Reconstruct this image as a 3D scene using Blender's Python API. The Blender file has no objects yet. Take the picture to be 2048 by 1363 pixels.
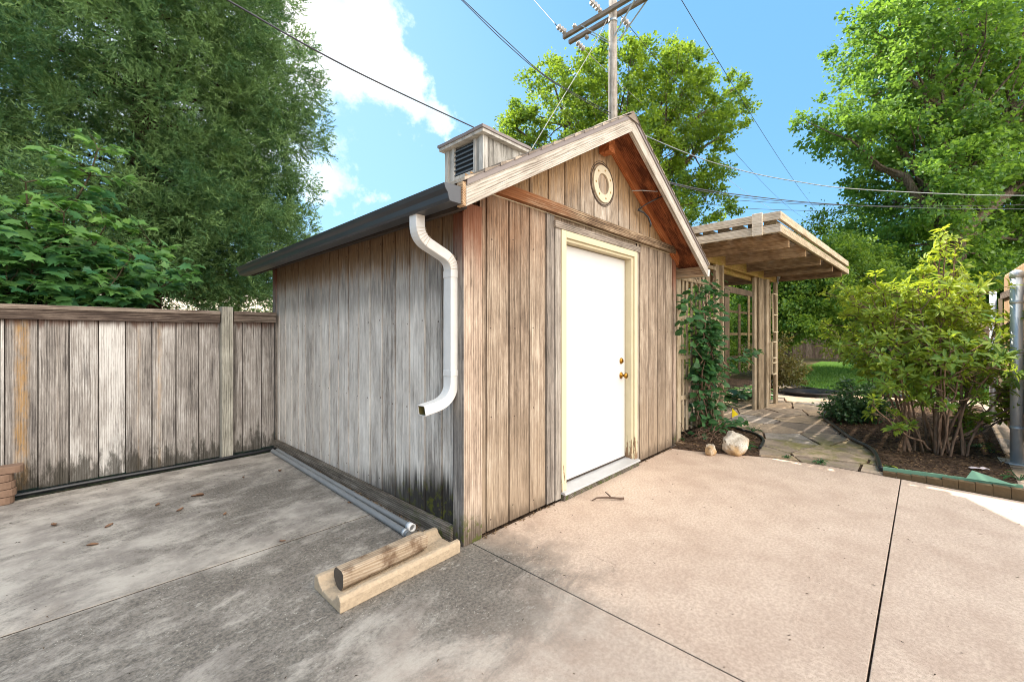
import bpy, bmesh, math, random
import numpy as np
from mathutils import Vector, Matrix
rnd = random.Random(7)
rng = np.random.default_rng(11)
PI = math.pi
sc = bpy.context.scene
COL = sc.collection

# ------------------------------------------------------------------ survey frame
# X runs along the shed front, Y along its side towards the back, Z up; origin at the near corner
CAM = Vector((-1.756, -2.019, 1.3))
FX, UX, UY = 846.0, 0.686, 0.728          # survey camera constants (2048 px wide frame)
def at(px, py, d):                         # survey ray at depth d -> point
    r = (px - 1024) / FX
    return Vector((CAM.x + d*(r*UX + UY), CAM.y + d*(-r*UY + UX), CAM.z + d*(670 - py)/FX))
def gnd(px, py, z=0.0):
    d = (CAM.z - z) * FX / (py - 670)
    p = at(px, py, d); p.z = z
    return p

# ------------------------------------------------------------------ mesh helpers
class MB:
    def __init__(s): s.v = []; s.f = []; s.attr = []; s.smooth = []
    def add(s, verts, faces, a=0.0, sm=False):
        o = len(s.v); s.v += [tuple(p) for p in verts]
        for f in faces: s.f.append([i + o for i in f]); s.attr.append(a); s.smooth.append(sm)
    def box(s, x0, x1, y0, y1, z0, z1, a=0.0):
        s.add([(x0,y0,z0),(x1,y0,z0),(x1,y1,z0),(x0,y1,z0),(x0,y0,z1),(x1,y0,z1),(x1,y1,z1),(x0,y1,z1)],
              [(0,3,2,1),(4,5,6,7),(0,1,5,4),(1,2,6,5),(2,3,7,6),(3,0,4,7)], a)
    def beam(s, p, q, w, h, up=(0,0,1), a=0.0):
        p, q, up = Vector(p), Vector(q), Vector(up)
        d = (q-p).normalized(); sd = d.cross(up).normalized(); u = sd.cross(d).normalized()
        vs = []
        for e in (p, q):
            for i, j in ((-1,-1),(1,-1),(1,1),(-1,1)): vs.append(e + sd*(i*w/2) + u*(j*h/2))
        s.add(vs, [(0,1,2,3),(7,6,5,4),(0,4,5,1),(1,5,6,2),(2,6,7,3),(3,7,4,0)], a)
    def prism(s, poly, ax, t0, t1, a=0.0):
        n = len(poly); vs = []
        for t in (t0, t1):
            for (u, v) in poly:
                vs.append({'x':(t,u,v),'y':(u,t,v),'z':(u,v,t)}[ax])
        fs = [tuple(range(n))[::-1], tuple(range(n, 2*n))] + [(i,(i+1)%n,(i+1)%n+n,i+n) for i in range(n)]
        s.add(vs, fs, a)
    def tube(s, pts, r, n=8, cap=True, a=0.0):
        pts = [Vector(p) for p in pts]
        rr = r if isinstance(r, (list, tuple)) else [r]*len(pts)
        vs = []; prev = None
        for i, p in enumerate(pts):
            d = (pts[min(i+1,len(pts)-1)] - pts[max(i-1,0)]).normalized()
            if prev is None:
                ref = Vector((0,0,1)) if abs(d.z) < .9 else Vector((1,0,0))
                sd = d.cross(ref).normalized()
            else:
                sd = (prev - d*prev.dot(d)).normalized()
            prev = sd; u = d.cross(sd)
            for k in range(n):
                t = 2*PI*k/n; vs.append(p + (sd*math.cos(t) + u*math.sin(t))*rr[i])
        fs = []
        for i in range(len(pts)-1):
            for k in range(n):
                k2 = (k+1) % n; fs.append((i*n+k, i*n+k2, (i+1)*n+k2, (i+1)*n+k))
        s.add(vs, fs, a, True)
        if cap:
            o = len(s.v) - len(vs)
            s.f.append([o+k for k in range(n)][::-1]); s.attr.append(a); s.smooth.append(False)
            m = o + (len(pts)-1)*n
            s.f.append([m+k for k in range(n)]); s.attr.append(a); s.smooth.append(False)
    def lathe(s, base, axis, prof, n=16, a=0.0):
        base, d = Vector(base), Vector(axis).normalized()
        ref = Vector((0,0,1)) if abs(d.z) < .9 else Vector((1,0,0))
        sd = d.cross(ref).normalized(); u = d.cross(sd); vs = []
        for (h, r) in prof:
            for k in range(n):
                t = 2*PI*k/n; vs.append(base + d*h + (sd*math.cos(t)+u*math.sin(t))*max(r,1e-4))
        fs = [(i*n+k, i*n+(k+1)%n, (i+1)*n+(k+1)%n, (i+1)*n+k) for i in range(len(prof)-1) for k in range(n)]
        s.add(vs, fs, a, True)
    def build(s, name, mat, parent=None, bevel=0.0, solid=0.0):
        me = bpy.data.meshes.new(name); me.from_pydata(s.v, [], s.f); me.update()
        at_ = me.attributes.new('tint', 'FLOAT', 'FACE'); at_.data.foreach_set('value', s.attr)
        me.polygons.foreach_set('use_smooth', s.smooth)
        me.materials.append(mat)
        bm = bmesh.new(); bm.from_mesh(me); bmesh.ops.recalc_face_normals(bm, faces=bm.faces); bm.to_mesh(me); bm.free()
        return link(name, me, parent, bevel)
def link(name, me, parent=None, bevel=0.0):
    o = bpy.data.objects.new(name, me); COL.objects.link(o)
    if parent is not None: par(o, parent)
    if bevel:
        m = o.modifiers.new('bevel', 'BEVEL'); m.width = bevel; m.segments = 2; m.limit_method = 'ANGLE'; m.angle_limit = .6
    return o
def par(o, p):
    o.parent = p
    root = Matrix.Identity(4); q = p
    if p.type == 'EMPTY': o.matrix_parent_inverse = Matrix.Translation(-p.location)
def tag(o, label=None, cat=None, group=None, kind=None):
    for k, v in (('label',label),('category',cat),('group',group),('kind',kind)):
        if v: o[k] = v
    return o
def thing(name, label, cat, loc, group=None):
    o = bpy.data.objects.new(name, None); COL.objects.link(o); o.location = loc; o.empty_display_size = .2
    return tag(o, label, cat, group)

def inst_mesh(name, T, faces, c, d, nrm, L, W, tint, mat, parent=None, smooth=False, curl=None):
    """many leaves as one mesh: T = template (u along, v across, w off) points"""
    T = np.array(T, float); N = len(c); nv = len(T)
    d = d/np.maximum(np.linalg.norm(d,axis=1,keepdims=True),1e-9)
    sd = np.cross(d, nrm); sd /= np.maximum(np.linalg.norm(sd,axis=1,keepdims=True),1e-9)
    n2 = np.cross(sd, d)
    L = np.broadcast_to(L, (N,)); W = np.broadcast_to(W, (N,))
    V = (c[:,None,:] + T[None,:,0:1]*L[:,None,None]*d[:,None,:] + T[None,:,1:2]*W[:,None,None]*sd[:,None,:]
         + T[None,:,2:3]*L[:,None,None]*n2[:,None,:]).reshape(-1,3)
    fl = [len(f) for f in faces]; fi = np.concatenate([np.array(f) for f in faces])
    loops = (np.arange(N)[:,None]*nv + fi[None,:]).ravel()
    tot = np.tile(fl, N); st = np.concatenate([[0], np.cumsum(tot)[:-1]])
    me = bpy.data.meshes.new(name)
    me.vertices.add(len(V)); me.vertices.foreach_set('co', V.astype(np.float32).ravel())
    me.loops.add(len(loops)); me.loops.foreach_set('vertex_index', loops.astype(np.int32))
    me.polygons.add(len(tot)); me.polygons.foreach_set('loop_start', st.astype(np.int32))
    try: me.polygons.foreach_set('loop_total', tot.astype(np.int32))
    except Exception: pass
    me.update(calc_edges=True); me.validate()
    a = me.attributes.new('tint','FLOAT','FACE'); a.data.foreach_set('value', np.repeat(tint, len(fl)).astype(np.float32))
    if smooth: me.polygons.foreach_set('use_smooth', [True]*len(tot))
    me.materials.append(mat)
    return link(name, me, parent)
QUAD = ([(0,-.5,0),(1,-.22,.05),(1,.22,.05),(0,.5,0)], [(0,1,2,3)])
LEAF = ([(0,0,0),(.45,-.5,.08),(1,0,-.1),(.45,.5,.08)], [(0,1,2),(0,2,3)])
OVAL = ([(0,0,0),(.3,-.44,.07),(.7,-.38,.04),(1,0,-.1),(.7,.38,.04),(.3,.44,.07),(.5,0,0)], [(0,1,6),(1,2,6),(2,3,6),(3,4,6),(4,5,6),(5,0,6)])
_m = [(0,0,0),(.02,-.2,0),(-.1,-.42,-.05),(.2,-.36,0),(.3,-.62,-.06),(.48,-.34,.02),(.58,-.4,0),(.62,-.16,.03),(1,0,-.12),(.62,.16,.03),(.58,.4,0),(.48,.34,.02),(.3,.62,-.06),(.2,.36,0),(-.1,.42,-.05),(.02,.2,0)]
MAPLE = (_m, [tuple(range(9))+(0,) if 0 else (0,1,2,3,4,5,6,7,8), (0,8,9,10,11,12,13,14,15)])

def unit(v): return v/np.maximum(np.linalg.norm(v,axis=-1,keepdims=True),1e-9)
def rdir(n): return unit(rng.normal(size=(n,3)))

# ------------------------------------------------------------------ shader helpers
def lin(c): return c/12.92 if c <= .04045 else ((c+.055)/1.055)**2.4
def S(r, g, b, k=1.0): return (lin(r/255)*k, lin(g/255)*k, lin(b/255)*k, 1)
class NT:
    def __init__(s, name):
        s.m = bpy.data.materials.new(name); s.m.use_nodes = True
        s.t = s.m.node_tree; s.t.nodes.clear()
        s.out = s.n('ShaderNodeOutputMaterial')
    def n(s, ty, **k):
        nd = s.t.nodes.new(ty)
        for a, b in k.items(): setattr(nd, a, b)
        return nd
    def set(s, sock, v):
        if isinstance(v, bpy.types.NodeSocket): s.t.links.new(v, sock)
        elif v is not None:
            if hasattr(sock.default_value, '__len__') and not hasattr(v, '__len__'): v = (v,)*len(sock.default_value)
            if hasattr(v,'__len__') and len(v) == 4 and len(sock.default_value) == 3: v = v[:3]
            sock.default_value = v
    def math(s, op, a, b=None, c=None, clamp=False):
        nd = s.n('ShaderNodeMath', operation=op, use_clamp=clamp)
        for i, x in enumerate((a, b, c)):
            if x is not None: s.set(nd.inputs[i], x)
        return nd.outputs[0]
    def vmath(s, op, a, b=None):
        nd = s.n('ShaderNodeVectorMath', operation=op); s.set(nd.inputs[0], a)
        if b is not None: s.set(nd.inputs[1], b)
        return nd.outputs['Value'] if op in ('DISTANCE','DOT_PRODUCT','LENGTH') else nd.outputs[0]
    def pos(s):
        if not hasattr(s, '_p'): s._p = s.n('ShaderNodeTexCoord').outputs['Object']
        return s._p
    def xyz(s):
        if not hasattr(s, '_x'):
            nd = s.n('ShaderNodeSeparateXYZ'); s.set(nd.inputs[0], s.pos()); s._x = nd.outputs
        return s._x
    def comb(s, x, y, z):
        nd = s.n('ShaderNodeCombineXYZ')
        for i, q in enumerate((x,y,z)): s.set(nd.inputs[i], q)
        return nd.outputs[0]
    def noise(s, vec, scale=1, detail=4, rough=.55, dist=0, col=False):
        nd = s.n('ShaderNodeTexNoise'); s.set(nd.inputs['Vector'], vec)
        nd.inputs['Scale'].default_value = scale; nd.inputs['Detail'].default_value = detail
        nd.inputs['Roughness'].default_value = rough; nd.inputs['Distortion'].default_value = dist
        return nd.outputs['Color' if col else 'Fac']
    def vor(s, vec, scale, feat='F1', out='Distance', rand=1.0):
        nd = s.n('ShaderNodeTexVoronoi', feature=feat); s.set(nd.inputs['Vector'], vec)
        nd.inputs['Scale'].default_value = scale; nd.inputs['Randomness'].default_value = rand
        return nd.outputs[out]
    def white(s, w):
        nd = s.n('ShaderNodeTexWhiteNoise', noise_dimensions='1D'); s.set(nd.inputs['W'], w); return nd.outputs['Value']
    def mr(s, v, a, b, c=0.0, d=1.0, smooth=True):
        nd = s.n('ShaderNodeMapRange', interpolation_type='SMOOTHSTEP' if smooth else 'LINEAR'); nd.clamp = True
        s.set(nd.inputs[0], v)
        for i, x in enumerate((a,b,c,d)): s.set(nd.inputs[1+i], x)
        return nd.outputs[0]
    def mix(s, f, a, b, mode='MIX'):
        nd = s.n('ShaderNodeMix', data_type='RGBA', blend_type=mode)
        s.set(nd.inputs[0], f); s.set(nd.inputs[6], a); s.set(nd.inputs[7], b)
        return nd.outputs[2]
    def ramp(s, v, stops):
        nd = s.n('ShaderNodeValToRGB'); s.set(nd.inputs[0], v); el = nd.color_ramp.elements
        while len(el) < len(stops): el.new(.5)
        for e, (p, c) in zip(el, stops): e.position = p; e.color = c
        return nd.outputs[0]
    def attr(s, name):
        return s.n('ShaderNodeAttribute', attribute_name=name).outputs['Fac']
    def bump(s, h, strength=.3, dist=.01):
        nd = s.n('ShaderNodeBump'); s.set(nd.inputs['Height'], h)
        nd.inputs['Strength'].default_value = strength; nd.inputs['Distance'].default_value = dist
        return nd.outputs[0]
    def surf(s, col, rough=.8, normal=None, metal=0.0, spec=.3):
        b = s.n('ShaderNodeBsdfPrincipled'); s.set(b.inputs['Base Color'], col); s.set(b.inputs['Roughness'], rough)
        b.inputs['Metallic'].default_value = metal; b.inputs['Specular IOR Level'].default_value = spec
        if normal is not None: s.set(b.inputs['Normal'], normal)
        s.t.links.new(b.outputs[0], s.out.inputs[0]); return s.m

def plain(name, col, rough=.6, metal=0.0, spec=.4, var=.12, vs=8, bump=.0):
    n = NT(name); f = n.noise(n.pos(), vs, 5, .6)
    dk = tuple(c*(1-var) for c in col[:3])+(1,); lt = tuple(min(1,c*(1+var)) for c in col[:3])+(1,)
    c = n.mix(f, dk, lt)
    return n.surf(c, rough, n.bump(f, bump, .01) if bump else None, metal, spec)

def wood(name, axis='z', cols=None, board=None, use_tint=False, extra=None, knots=.0, bump=.5, spread=1.0, tintamt=.5, rough=.85):
    dark, mid, light = cols
    n = NT(name); x, y, z = n.xyz()[0], n.xyz()[1], n.xyz()[2]
    if axis == 'z': across, across2, along = x, y, z
    elif axis == 'x': across, across2, along = y, z, x
    elif axis == 'r':            # along the roof slope
        across, across2, along = y, n.math('ADD', z, n.math('MULTIPLY', n.math('ABSOLUTE', n.math('SUBTRACT', x, 1.555)), .568)), x
    else: across, across2, along = x, z, y
    bid = 0.0; rv = None
    if board:
        bx = {'x':x,'y':y,'z':z}[board[0]]
        bid = n.math('FLOOR', n.math('DIVIDE', n.math('SUBTRACT', bx, board[2]), board[1]))
        rv = n.white(bid)
    elif use_tint:
        rv = n.attr('tint')
    off = n.math('MULTIPLY', rv, 37.0) if rv is not None else 0.0
    u = n.math('ADD', across, n.math('MULTIPLY', across2, 1.07))
    al = n.math('ADD', along, off)
    wob = n.math('MULTIPLY', n.math('SUBTRACT', n.noise(n.comb(n.math('MULTIPLY',u,5), 0, n.math('MULTIPLY',al,1.5)), 1, 3), .5), .02)
    u2 = n.math('ADD', u, wob)
    fib = n.noise(n.comb(n.math('MULTIPLY',u2,150), 3.0, n.math('MULTIPLY',al,7)), 1, 6, .72)
    stk = n.noise(n.comb(n.math('MULTIPLY',u2,30), 7.0, n.math('MULTIPLY',al,.75)), 1, 6, .68)
    pat = n.noise(n.comb(n.math('MULTIPLY',u2,8), 1.0, n.math('MULTIPLY',al,2.4)), 1, 7, .72)
    ww = n.n('ShaderNodeTexWave', wave_type='BANDS', bands_direction='X')
    n.set(ww.inputs['Vector'], n.comb(n.math('MULTIPLY',u2,9), 0, n.math('MULTIPLY',al,.55)))
    ww.inputs['Scale'].default_value = 2.2; ww.inputs['Distortion'].default_value = 7; ww.inputs['Detail'].default_value = 3
    ww.inputs['Detail Scale'].default_value = .9
    v = n.math('ADD', n.math('ADD', n.math('MULTIPLY', stk, .34), n.math('MULTIPLY', fib, .50)),
               n.math('ADD', n.math('MULTIPLY', pat, .62), n.math('MULTIPLY', ww.outputs['Fac'], .13)))
    v = n.math('ADD', n.math('MULTIPLY', n.math('SUBTRACT', v, .795), 2.2*spread), .5)
    lines = n.mr(n.noise(n.comb(n.math('MULTIPLY',u2,88), 11.0, n.math('MULTIPLY',al,1.1)), 1, 3, .6), .57, .66)
    lines = n.math('MULTIPLY', lines, n.mr(pat, .38, .58, .15, 1))
    chk = n.mr(n.noise(n.comb(n.math('MULTIPLY',u2,120), 5.0, n.math('MULTIPLY',al,9)), 1, 2, .5), .66, .72)
    v = n.math('SUBTRACT', v, n.math('ADD', n.math('MULTIPLY', lines, .34), n.math('MULTIPLY', chk, .30)))
    if rv is not None: v = n.math('ADD', v, n.math('MULTIPLY', n.math('SUBTRACT', rv, .5), tintamt))
    col = n.ramp(v, [(.08, dark), (.5, mid), (.92, light)])
    if knots:
        kv = n.comb(n.math('MULTIPLY',u2,1.0), 0.0, n.math('MULTIPLY',al,.62))
        kd = n.vor(kv, knots); hole = n.mr(kd, .02*knots/3, .05*knots/3, 1, 0)
        hal = n.mr(kd, .04*knots/3, .13*knots/3, .55, 0)
        col = n.mix(hal, col, tuple(c*.55 for c in mid[:3])+(1,)); col = n.mix(hole, col, (.03,.016,.009,1))
    if extra: col = extra(n, col, dict(x=x, y=y, z=z, stk=stk, fib=fib, pat=pat, u=u2, rv=rv, al=al))
    h = n.math('SUBTRACT', n.math('ADD', n.math('MULTIPLY', stk, .4), fib), n.math('MULTIPLY', lines, .7))
    return n.surf(col, rough, n.bump(h, bump, .006), 0, .2)

def leafmat(name, c1, c2, trans=.45, tcol=None, spec=.35, rough=.5):
    n = NT(name); f = n.attr('tint')
    col = n.mix(f, c1, c2)
    b = n.n('ShaderNodeBsdfPrincipled'); n.set(b.inputs['Base Color'], col); b.inputs['Roughness'].default_value = rough
    b.inputs['Specular IOR Level'].default_value = spec
    t = n.n('ShaderNodeBsdfTranslucent')
    tc = n.mix(.6, col, tcol) if tcol else col
    n.set(t.inputs['Color'], tc)
    mx = n.n('ShaderNodeMixShader'); mx.inputs[0].default_value = trans
    n.t.links.new(b.outputs[0], mx.inputs[1]); n.t.links.new(t.outputs[0], mx.inputs[2])
    n.t.links.new(mx.outputs[0], n.out.inputs[0]); return n.m

# ------------------------------------------------------------------ materials
K = .9
GREY = (S(62,58,54,K), S(138,131,122,K), S(196,190,180,K))
# ---- left wall: silver grey boards, brown under the eave, mould and moss low near the corner
def ex_left(n, col, d):
    st, pa, z, y = d['stk'], d['pat'], d['z'], d['y']
    edge = n.math('ADD', z, n.math('ADD', n.math('MULTIPLY', n.math('SUBTRACT', st, .5), .75), n.math('MULTIPLY', n.math('SUBTRACT', pa, .5), .35)))
    br = n.mr(edge, 1.66, 1.92)
    brown = n.mix(n.mr(d['fib'], .3, .7), S(84,62,42,K), S(148,116,80,K))
    col = n.mix(n.math('MULTIPLY', br, .92), col, brown)
    band = n.math('MULTIPLY', n.mr(edge, 1.44, 1.64), n.mr(edge, 1.64, 1.86, 1, 0))
    col = n.mix(n.math('MULTIPLY', band, .42), col, S(56,50,42,K))
    # mould: low, strongest close to the front corner
    lim = n.math('ADD', .10, n.math('MULTIPLY', n.mr(y, 1.5, .0), .26))
    e2 = n.math('SUBTRACT', z, n.math('MULTIPLY', n.math('SUBTRACT', st, .45), .6))
    mo = n.math('MULTIPLY', n.mr(n.math('SUBTRACT', e2, lim), -.12, .10, 1, 0), n.mr(y, 2.3, .4, .25, .95))
    col = n.mix(mo, col, S(22,20,17,K))
    ms = n.mr(n.noise(n.pos(), 16, 5, .7), .5, .62)
    ms = n.math('MULTIPLY', ms, n.math('MULTIPLY', n.mr(z, .12, .42, 1, 0), n.mr(y, 1.15, .2)))
    return n.mix(n.math('MULTIPLY', ms, .9), col, S(84,86,24,K))
M_left = wood('grey siding', 'z', (S(114,106,98,K), S(196,187,176,K), S(236,229,218,K)), ('y',.19,.029), extra=ex_left, tintamt=.26, bump=.6, knots=1.6)
# ---- front wall: brown-grey, tan low down
def ex_front(n, col, d):
    st, pa, z = d['stk'], d['pat'], d['z']
    e = n.math('ADD', z, n.math('MULTIPLY', n.math('SUBTRACT', pa, .5), 1.1))
    tan = n.mix(n.mr(n.math('ADD', n.math('MULTIPLY',st,.6), n.math('MULTIPLY',d['fib'],.4)), .3, .68), S(108,90,72,K), S(192,170,144,K))
    col = n.mix(n.math('MULTIPLY', n.mr(e, .95, .15), .55), col, tan)
    e3 = n.math('ADD', z, n.math('MULTIPLY', n.math('SUBTRACT', st, .5), .9))
    rd = n.math('MULTIPLY', n.mr(e3, 1.55, 2.15), n.mr(d['x'], 1.5, .1))
    red = n.mix(n.mr(d['fib'], .3, .7), S(70,44,28,K), S(172,120,78,K))
    col = n.mix(n.math('MULTIPLY', rd, .5), col, red)
    blk = n.math('MULTIPLY', n.mr(n.noise(n.comb(n.math('MULTIPLY',d['u'],26), 0, n.math('MULTIPLY',d['al'],2.2)), 1, 6, .7), .55, .66), n.mr(z, .2, 1.2, .25, .9))
    col = n.mix(n.math('MULTIPLY', blk, .6), col, S(66,58,52,K))
    ft = n.mr(n.math('SUBTRACT', z, n.math('MULTIPLY', n.math('SUBTRACT', st,.45), .5)), .0, .1, 1, 0)
    return n.mix(n.math('MULTIPLY', ft, .6), col, S(58,44,32,K))
M_front = wood('brown siding', 'z', (S(72,60,50,K), S(146,128,110,K), S(202,187,167,K)), ('x',.2145,.142), extra=ex_front, tintamt=.22, spread=.9, bump=.65, knots=1.5)
# ---- gable: yellow brown, grey below
def ex_gable(n, col, d):
    st, pa, z, x = d['stk'], d['pat'], d['z'], d['x']
    hgt = n.math('ADD', n.math('ADD', z, n.math('MULTIPLY', n.math('ABSOLUTE', n.math('SUBTRACT', x, 1.555)), .55)), n.math('MULTIPLY', n.math('SUBTRACT', st, .5), 1.0))
    br = n.mr(hgt, 2.5, 3.05)
    yb = n.mix(n.mr(d['fib'], .3, .72), S(104,74,44,K), S(196,158,108,K))
    col = n.mix(n.math('MULTIPLY', br, .88), col, yb)
    blk = n.mr(n.noise(n.comb(n.math('MULTIPLY',d['u'],30), 0, n.math('MULTIPLY',d['al'],4)), 1, 6, .7), .54, .66)
    return n.mix(n.math('MULTIPLY', blk, .6), col, S(66,54,44,K))
M_gable = wood('gable siding', 'z', (S(88,76,66,K), S(160,144,126,K), S(208,198,184,K)), ('x',.2145,.142), extra=ex_gable, tintamt=.22, bump=.5)
def ex_corner(n, col, d):
    z = d['z']
    e3 = n.math('ADD', z, n.math('MULTIPLY', n.math('SUBTRACT', d['stk'], .5), .9))
    col = n.mix(n.math('MULTIPLY', n.mr(e3, 1.55, 2.05), .85), col, n.mix(d['fib'], S(66,34,20,K), S(150,84,48,K)))
    ft = n.mr(n.math('SUBTRACT', z, n.math('MULTIPLY', n.math('SUBTRACT', d['stk'],.45), .6)), .02, .2, 1, 0)
    col = n.mix(n.math('MULTIPLY', ft, .75), col, S(46,38,28,K))
    ms = n.math('MULTIPLY', n.mr(n.noise(n.pos(), 22, 4, .7), .5, .6), n.mr(z, .05, .26, 1, 0))
    return n.mix(n.math('MULTIPLY', ms, .8), col, S(74,82,24,K))
M_corner = wood('corner board wood', 'z', (S(88,74,62,K), S(166,146,128,K), S(208,190,170,K)), None, extra=ex_corner, knots=3.2)
M_cornerside = wood('corner board side wood', 'z', (S(66,60,56,K), S(122,116,110,K), S(168,160,150,K)), None, extra=ex_corner)
M_trimgrey = wood('grey trim wood', 'z', (S(74,68,62,K), S(142,132,122,K), S(186,178,166,K)), None, use_tint=True, knots=2.4)
M_trimgreyx = wood('grey head trim wood', 'x', (S(66,60,54,K), S(136,124,112,K), S(180,170,156,K)), None)
def ex_tie(n, col, d):
    e = n.math('ADD', d['x'], n.math('MULTIPLY', n.math('SUBTRACT', d['pat'], .5), 1.6))
    return n.mix(n.math('MULTIPLY', n.mr(e, 1.3, .3), .8), col, n.mix(d['stk'], S(70,34,16,K), S(190,120,70,K)))
M_tie = wood('tie board wood', 'x', (S(44,34,26,K), S(118,96,74,K), S(178,156,128,K)), None, extra=ex_tie, spread=1.3)
M_rake = wood('pale rake board wood', 'r', (S(112,102,92,K), S(182,173,160,K), S(220,214,204,K)), None, knots=1.6, spread=1.0)
def ex_soff(n, col, d):
    dk = n.mr(n.noise(n.comb(n.math('MULTIPLY',d['x'],5), n.math('MULTIPLY',d['y'],16), n.math('MULTIPLY',d['z'],5)), 1, 6, .7), .4, .62)
    return n.mix(n.math('MULTIPLY', dk, .75), col, S(58,30,20,K))
M_soffit = wood('red brown plywood', 'r', (S(84,46,28,K), S(148,86,54,K), S(190,122,80,K)), None, extra=ex_soff, bump=.2)
M_rafter = wood('orange brown rafter wood', 'r', (S(110,58,32,K), S(178,106,62,K), S(212,146,98,K)), None, bump=.2)
M_eaveend = wood('tan eave wood', 'y', (S(112,84,58,K), S(190,158,124,K), S(224,200,166,K)), None)
def ex_base(n, col, d):
    ms = n.math('MULTIPLY', n.mr(n.noise(n.pos(), 14, 5, .7), .5, .62), n.mr(d['y'], .8, .05))
    return n.mix(n.math('MULTIPLY', ms, .85), col, S(70,82,26,K))
M_base = wood('baseboard wood', 'y', (S(48,42,36,K), S(98,90,80,K), S(150,142,130,K)), None, extra=ex_base)
def ex_cup(n, col, d): return col
M_cup = wood('cupola wood', 'z', (S(92,88,82,K), S(158,154,146,K), S(206,202,194,K)), None, use_tint=True)
# cream painted door casing, flaking low down
def paint_mat():
    n = NT('flaking cream paint'); z = n.xyz()[2]; x = n.xyz()[0]
    v = n.noise(n.comb(n.math('MULTIPLY',x,40), n.math('MULTIPLY',n.xyz()[1],40), n.math('MULTIPLY',z,6)), 1, 6, .7)
    thr = n.mr(z, .55, .05, .72, .44)
    thr = n.math('ADD', thr, n.mr(x, 1.2, 1.9, .05, 0))
    fl = n.mr(n.math('SUBTRACT', v, thr), 0, .03)
    f2 = n.noise(n.pos(), 9, 5, .65)
    c = n.mix(f2, S(198,184,148,K), S(214,204,174,K))
    wd = n.mix(n.noise(n.comb(n.math('MULTIPLY',x,90),0,n.math('MULTIPLY',z,4)),1,4), S(72,42,24,K), S(168,140,108,K))
    c = n.mix(fl, c, wd)
    return n.surf(c, .6, n.bump(n.math('SUBTRACT', f2, fl), .35, .004), 0, .3)
M_paint = paint_mat()
def door_mat():
    n = NT('white door paint'); f = n.noise(n.pos(), 3, 4, .6)
    z = n.xyz()[2]
    c = n.mix(f, (.545,.53,.50,1), (.585,.57,.54,1))
    dirt = n.math('MULTIPLY', n.mr(n.noise(n.pos(), 14, 6, .7), .55, .75), n.mr(z, .6, .1, .1, .5))
    c = n.mix(dirt, c, (.6,.52,.42,1))
    return n.surf(c, .42, n.bump(n.noise(n.pos(), 60, 3), .04, .004), 0, .4)
M_door = door_mat()
M_brass = plain('aged brass', S(150,112,44), .35, 1.0, .5, .3, 60)
M_alu = plain('aluminium sill', S(196,196,196,.9), .45, .4, .5, .12, 20)
M_whitemetal = plain('white painted metal', (.59,.575,.545,1), .45, 0, .4, .14, 18)
M_ds_in = plain('dirty pipe inside', S(96,88,48), .8)
M_black = plain('dark gutter metal', S(44,46,50), .38, 0, .55, .25, 6)
M_blackcap = plain('dark gutter cap metal', S(70,72,76), .5, 0, .5, .25, 12)
M_drip = plain('brown grey drip edge metal', S(122,112,108), .5, 0, .45, .1, 10)
M_darksoff = plain('dark soffit paint', S(58,50,44), .8, 0, .2, .2, 10)
M_louver = plain('dark louver', S(38,42,46), .6, 0, .3)
def shingle_mat():
    n = NT('weathered shingles'); x, y, z = n.xyz()[0], n.xyz()[1], n.xyz()[2]
    row = n.math('FLOOR', n.math('DIVIDE', z, .072))
    tab = n.math('FLOOR', n.math('DIVIDE', n.math('ADD', y, n.math('MULTIPLY', n.white(row), .3)), .165))
    r = n.white(n.math('ADD', n.math('MULTIPLY', row, 17.3), tab))
    g = n.noise(n.pos(), 160, 3, .7)
    c = n.mix(r, S(118,106,96), S(196,182,164)); c = n.mix(n.mr(g,.35,.65), n.mix(.4,c,S(70,62,56)), c)
    return n.surf(c, .95, n.bump(g, .5, .004), 0, .1)
M_shingle = shingle_mat()
M_ring = plain('peeling cream ring paint', S(208,196,170,K), .7, 0, .3, .14, 40, .3)
M_screw = plain('rusty screw', S(150,120,60), .6, .5)
M_scribe = plain('dark scribed line', S(64,50,40), .9)
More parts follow.
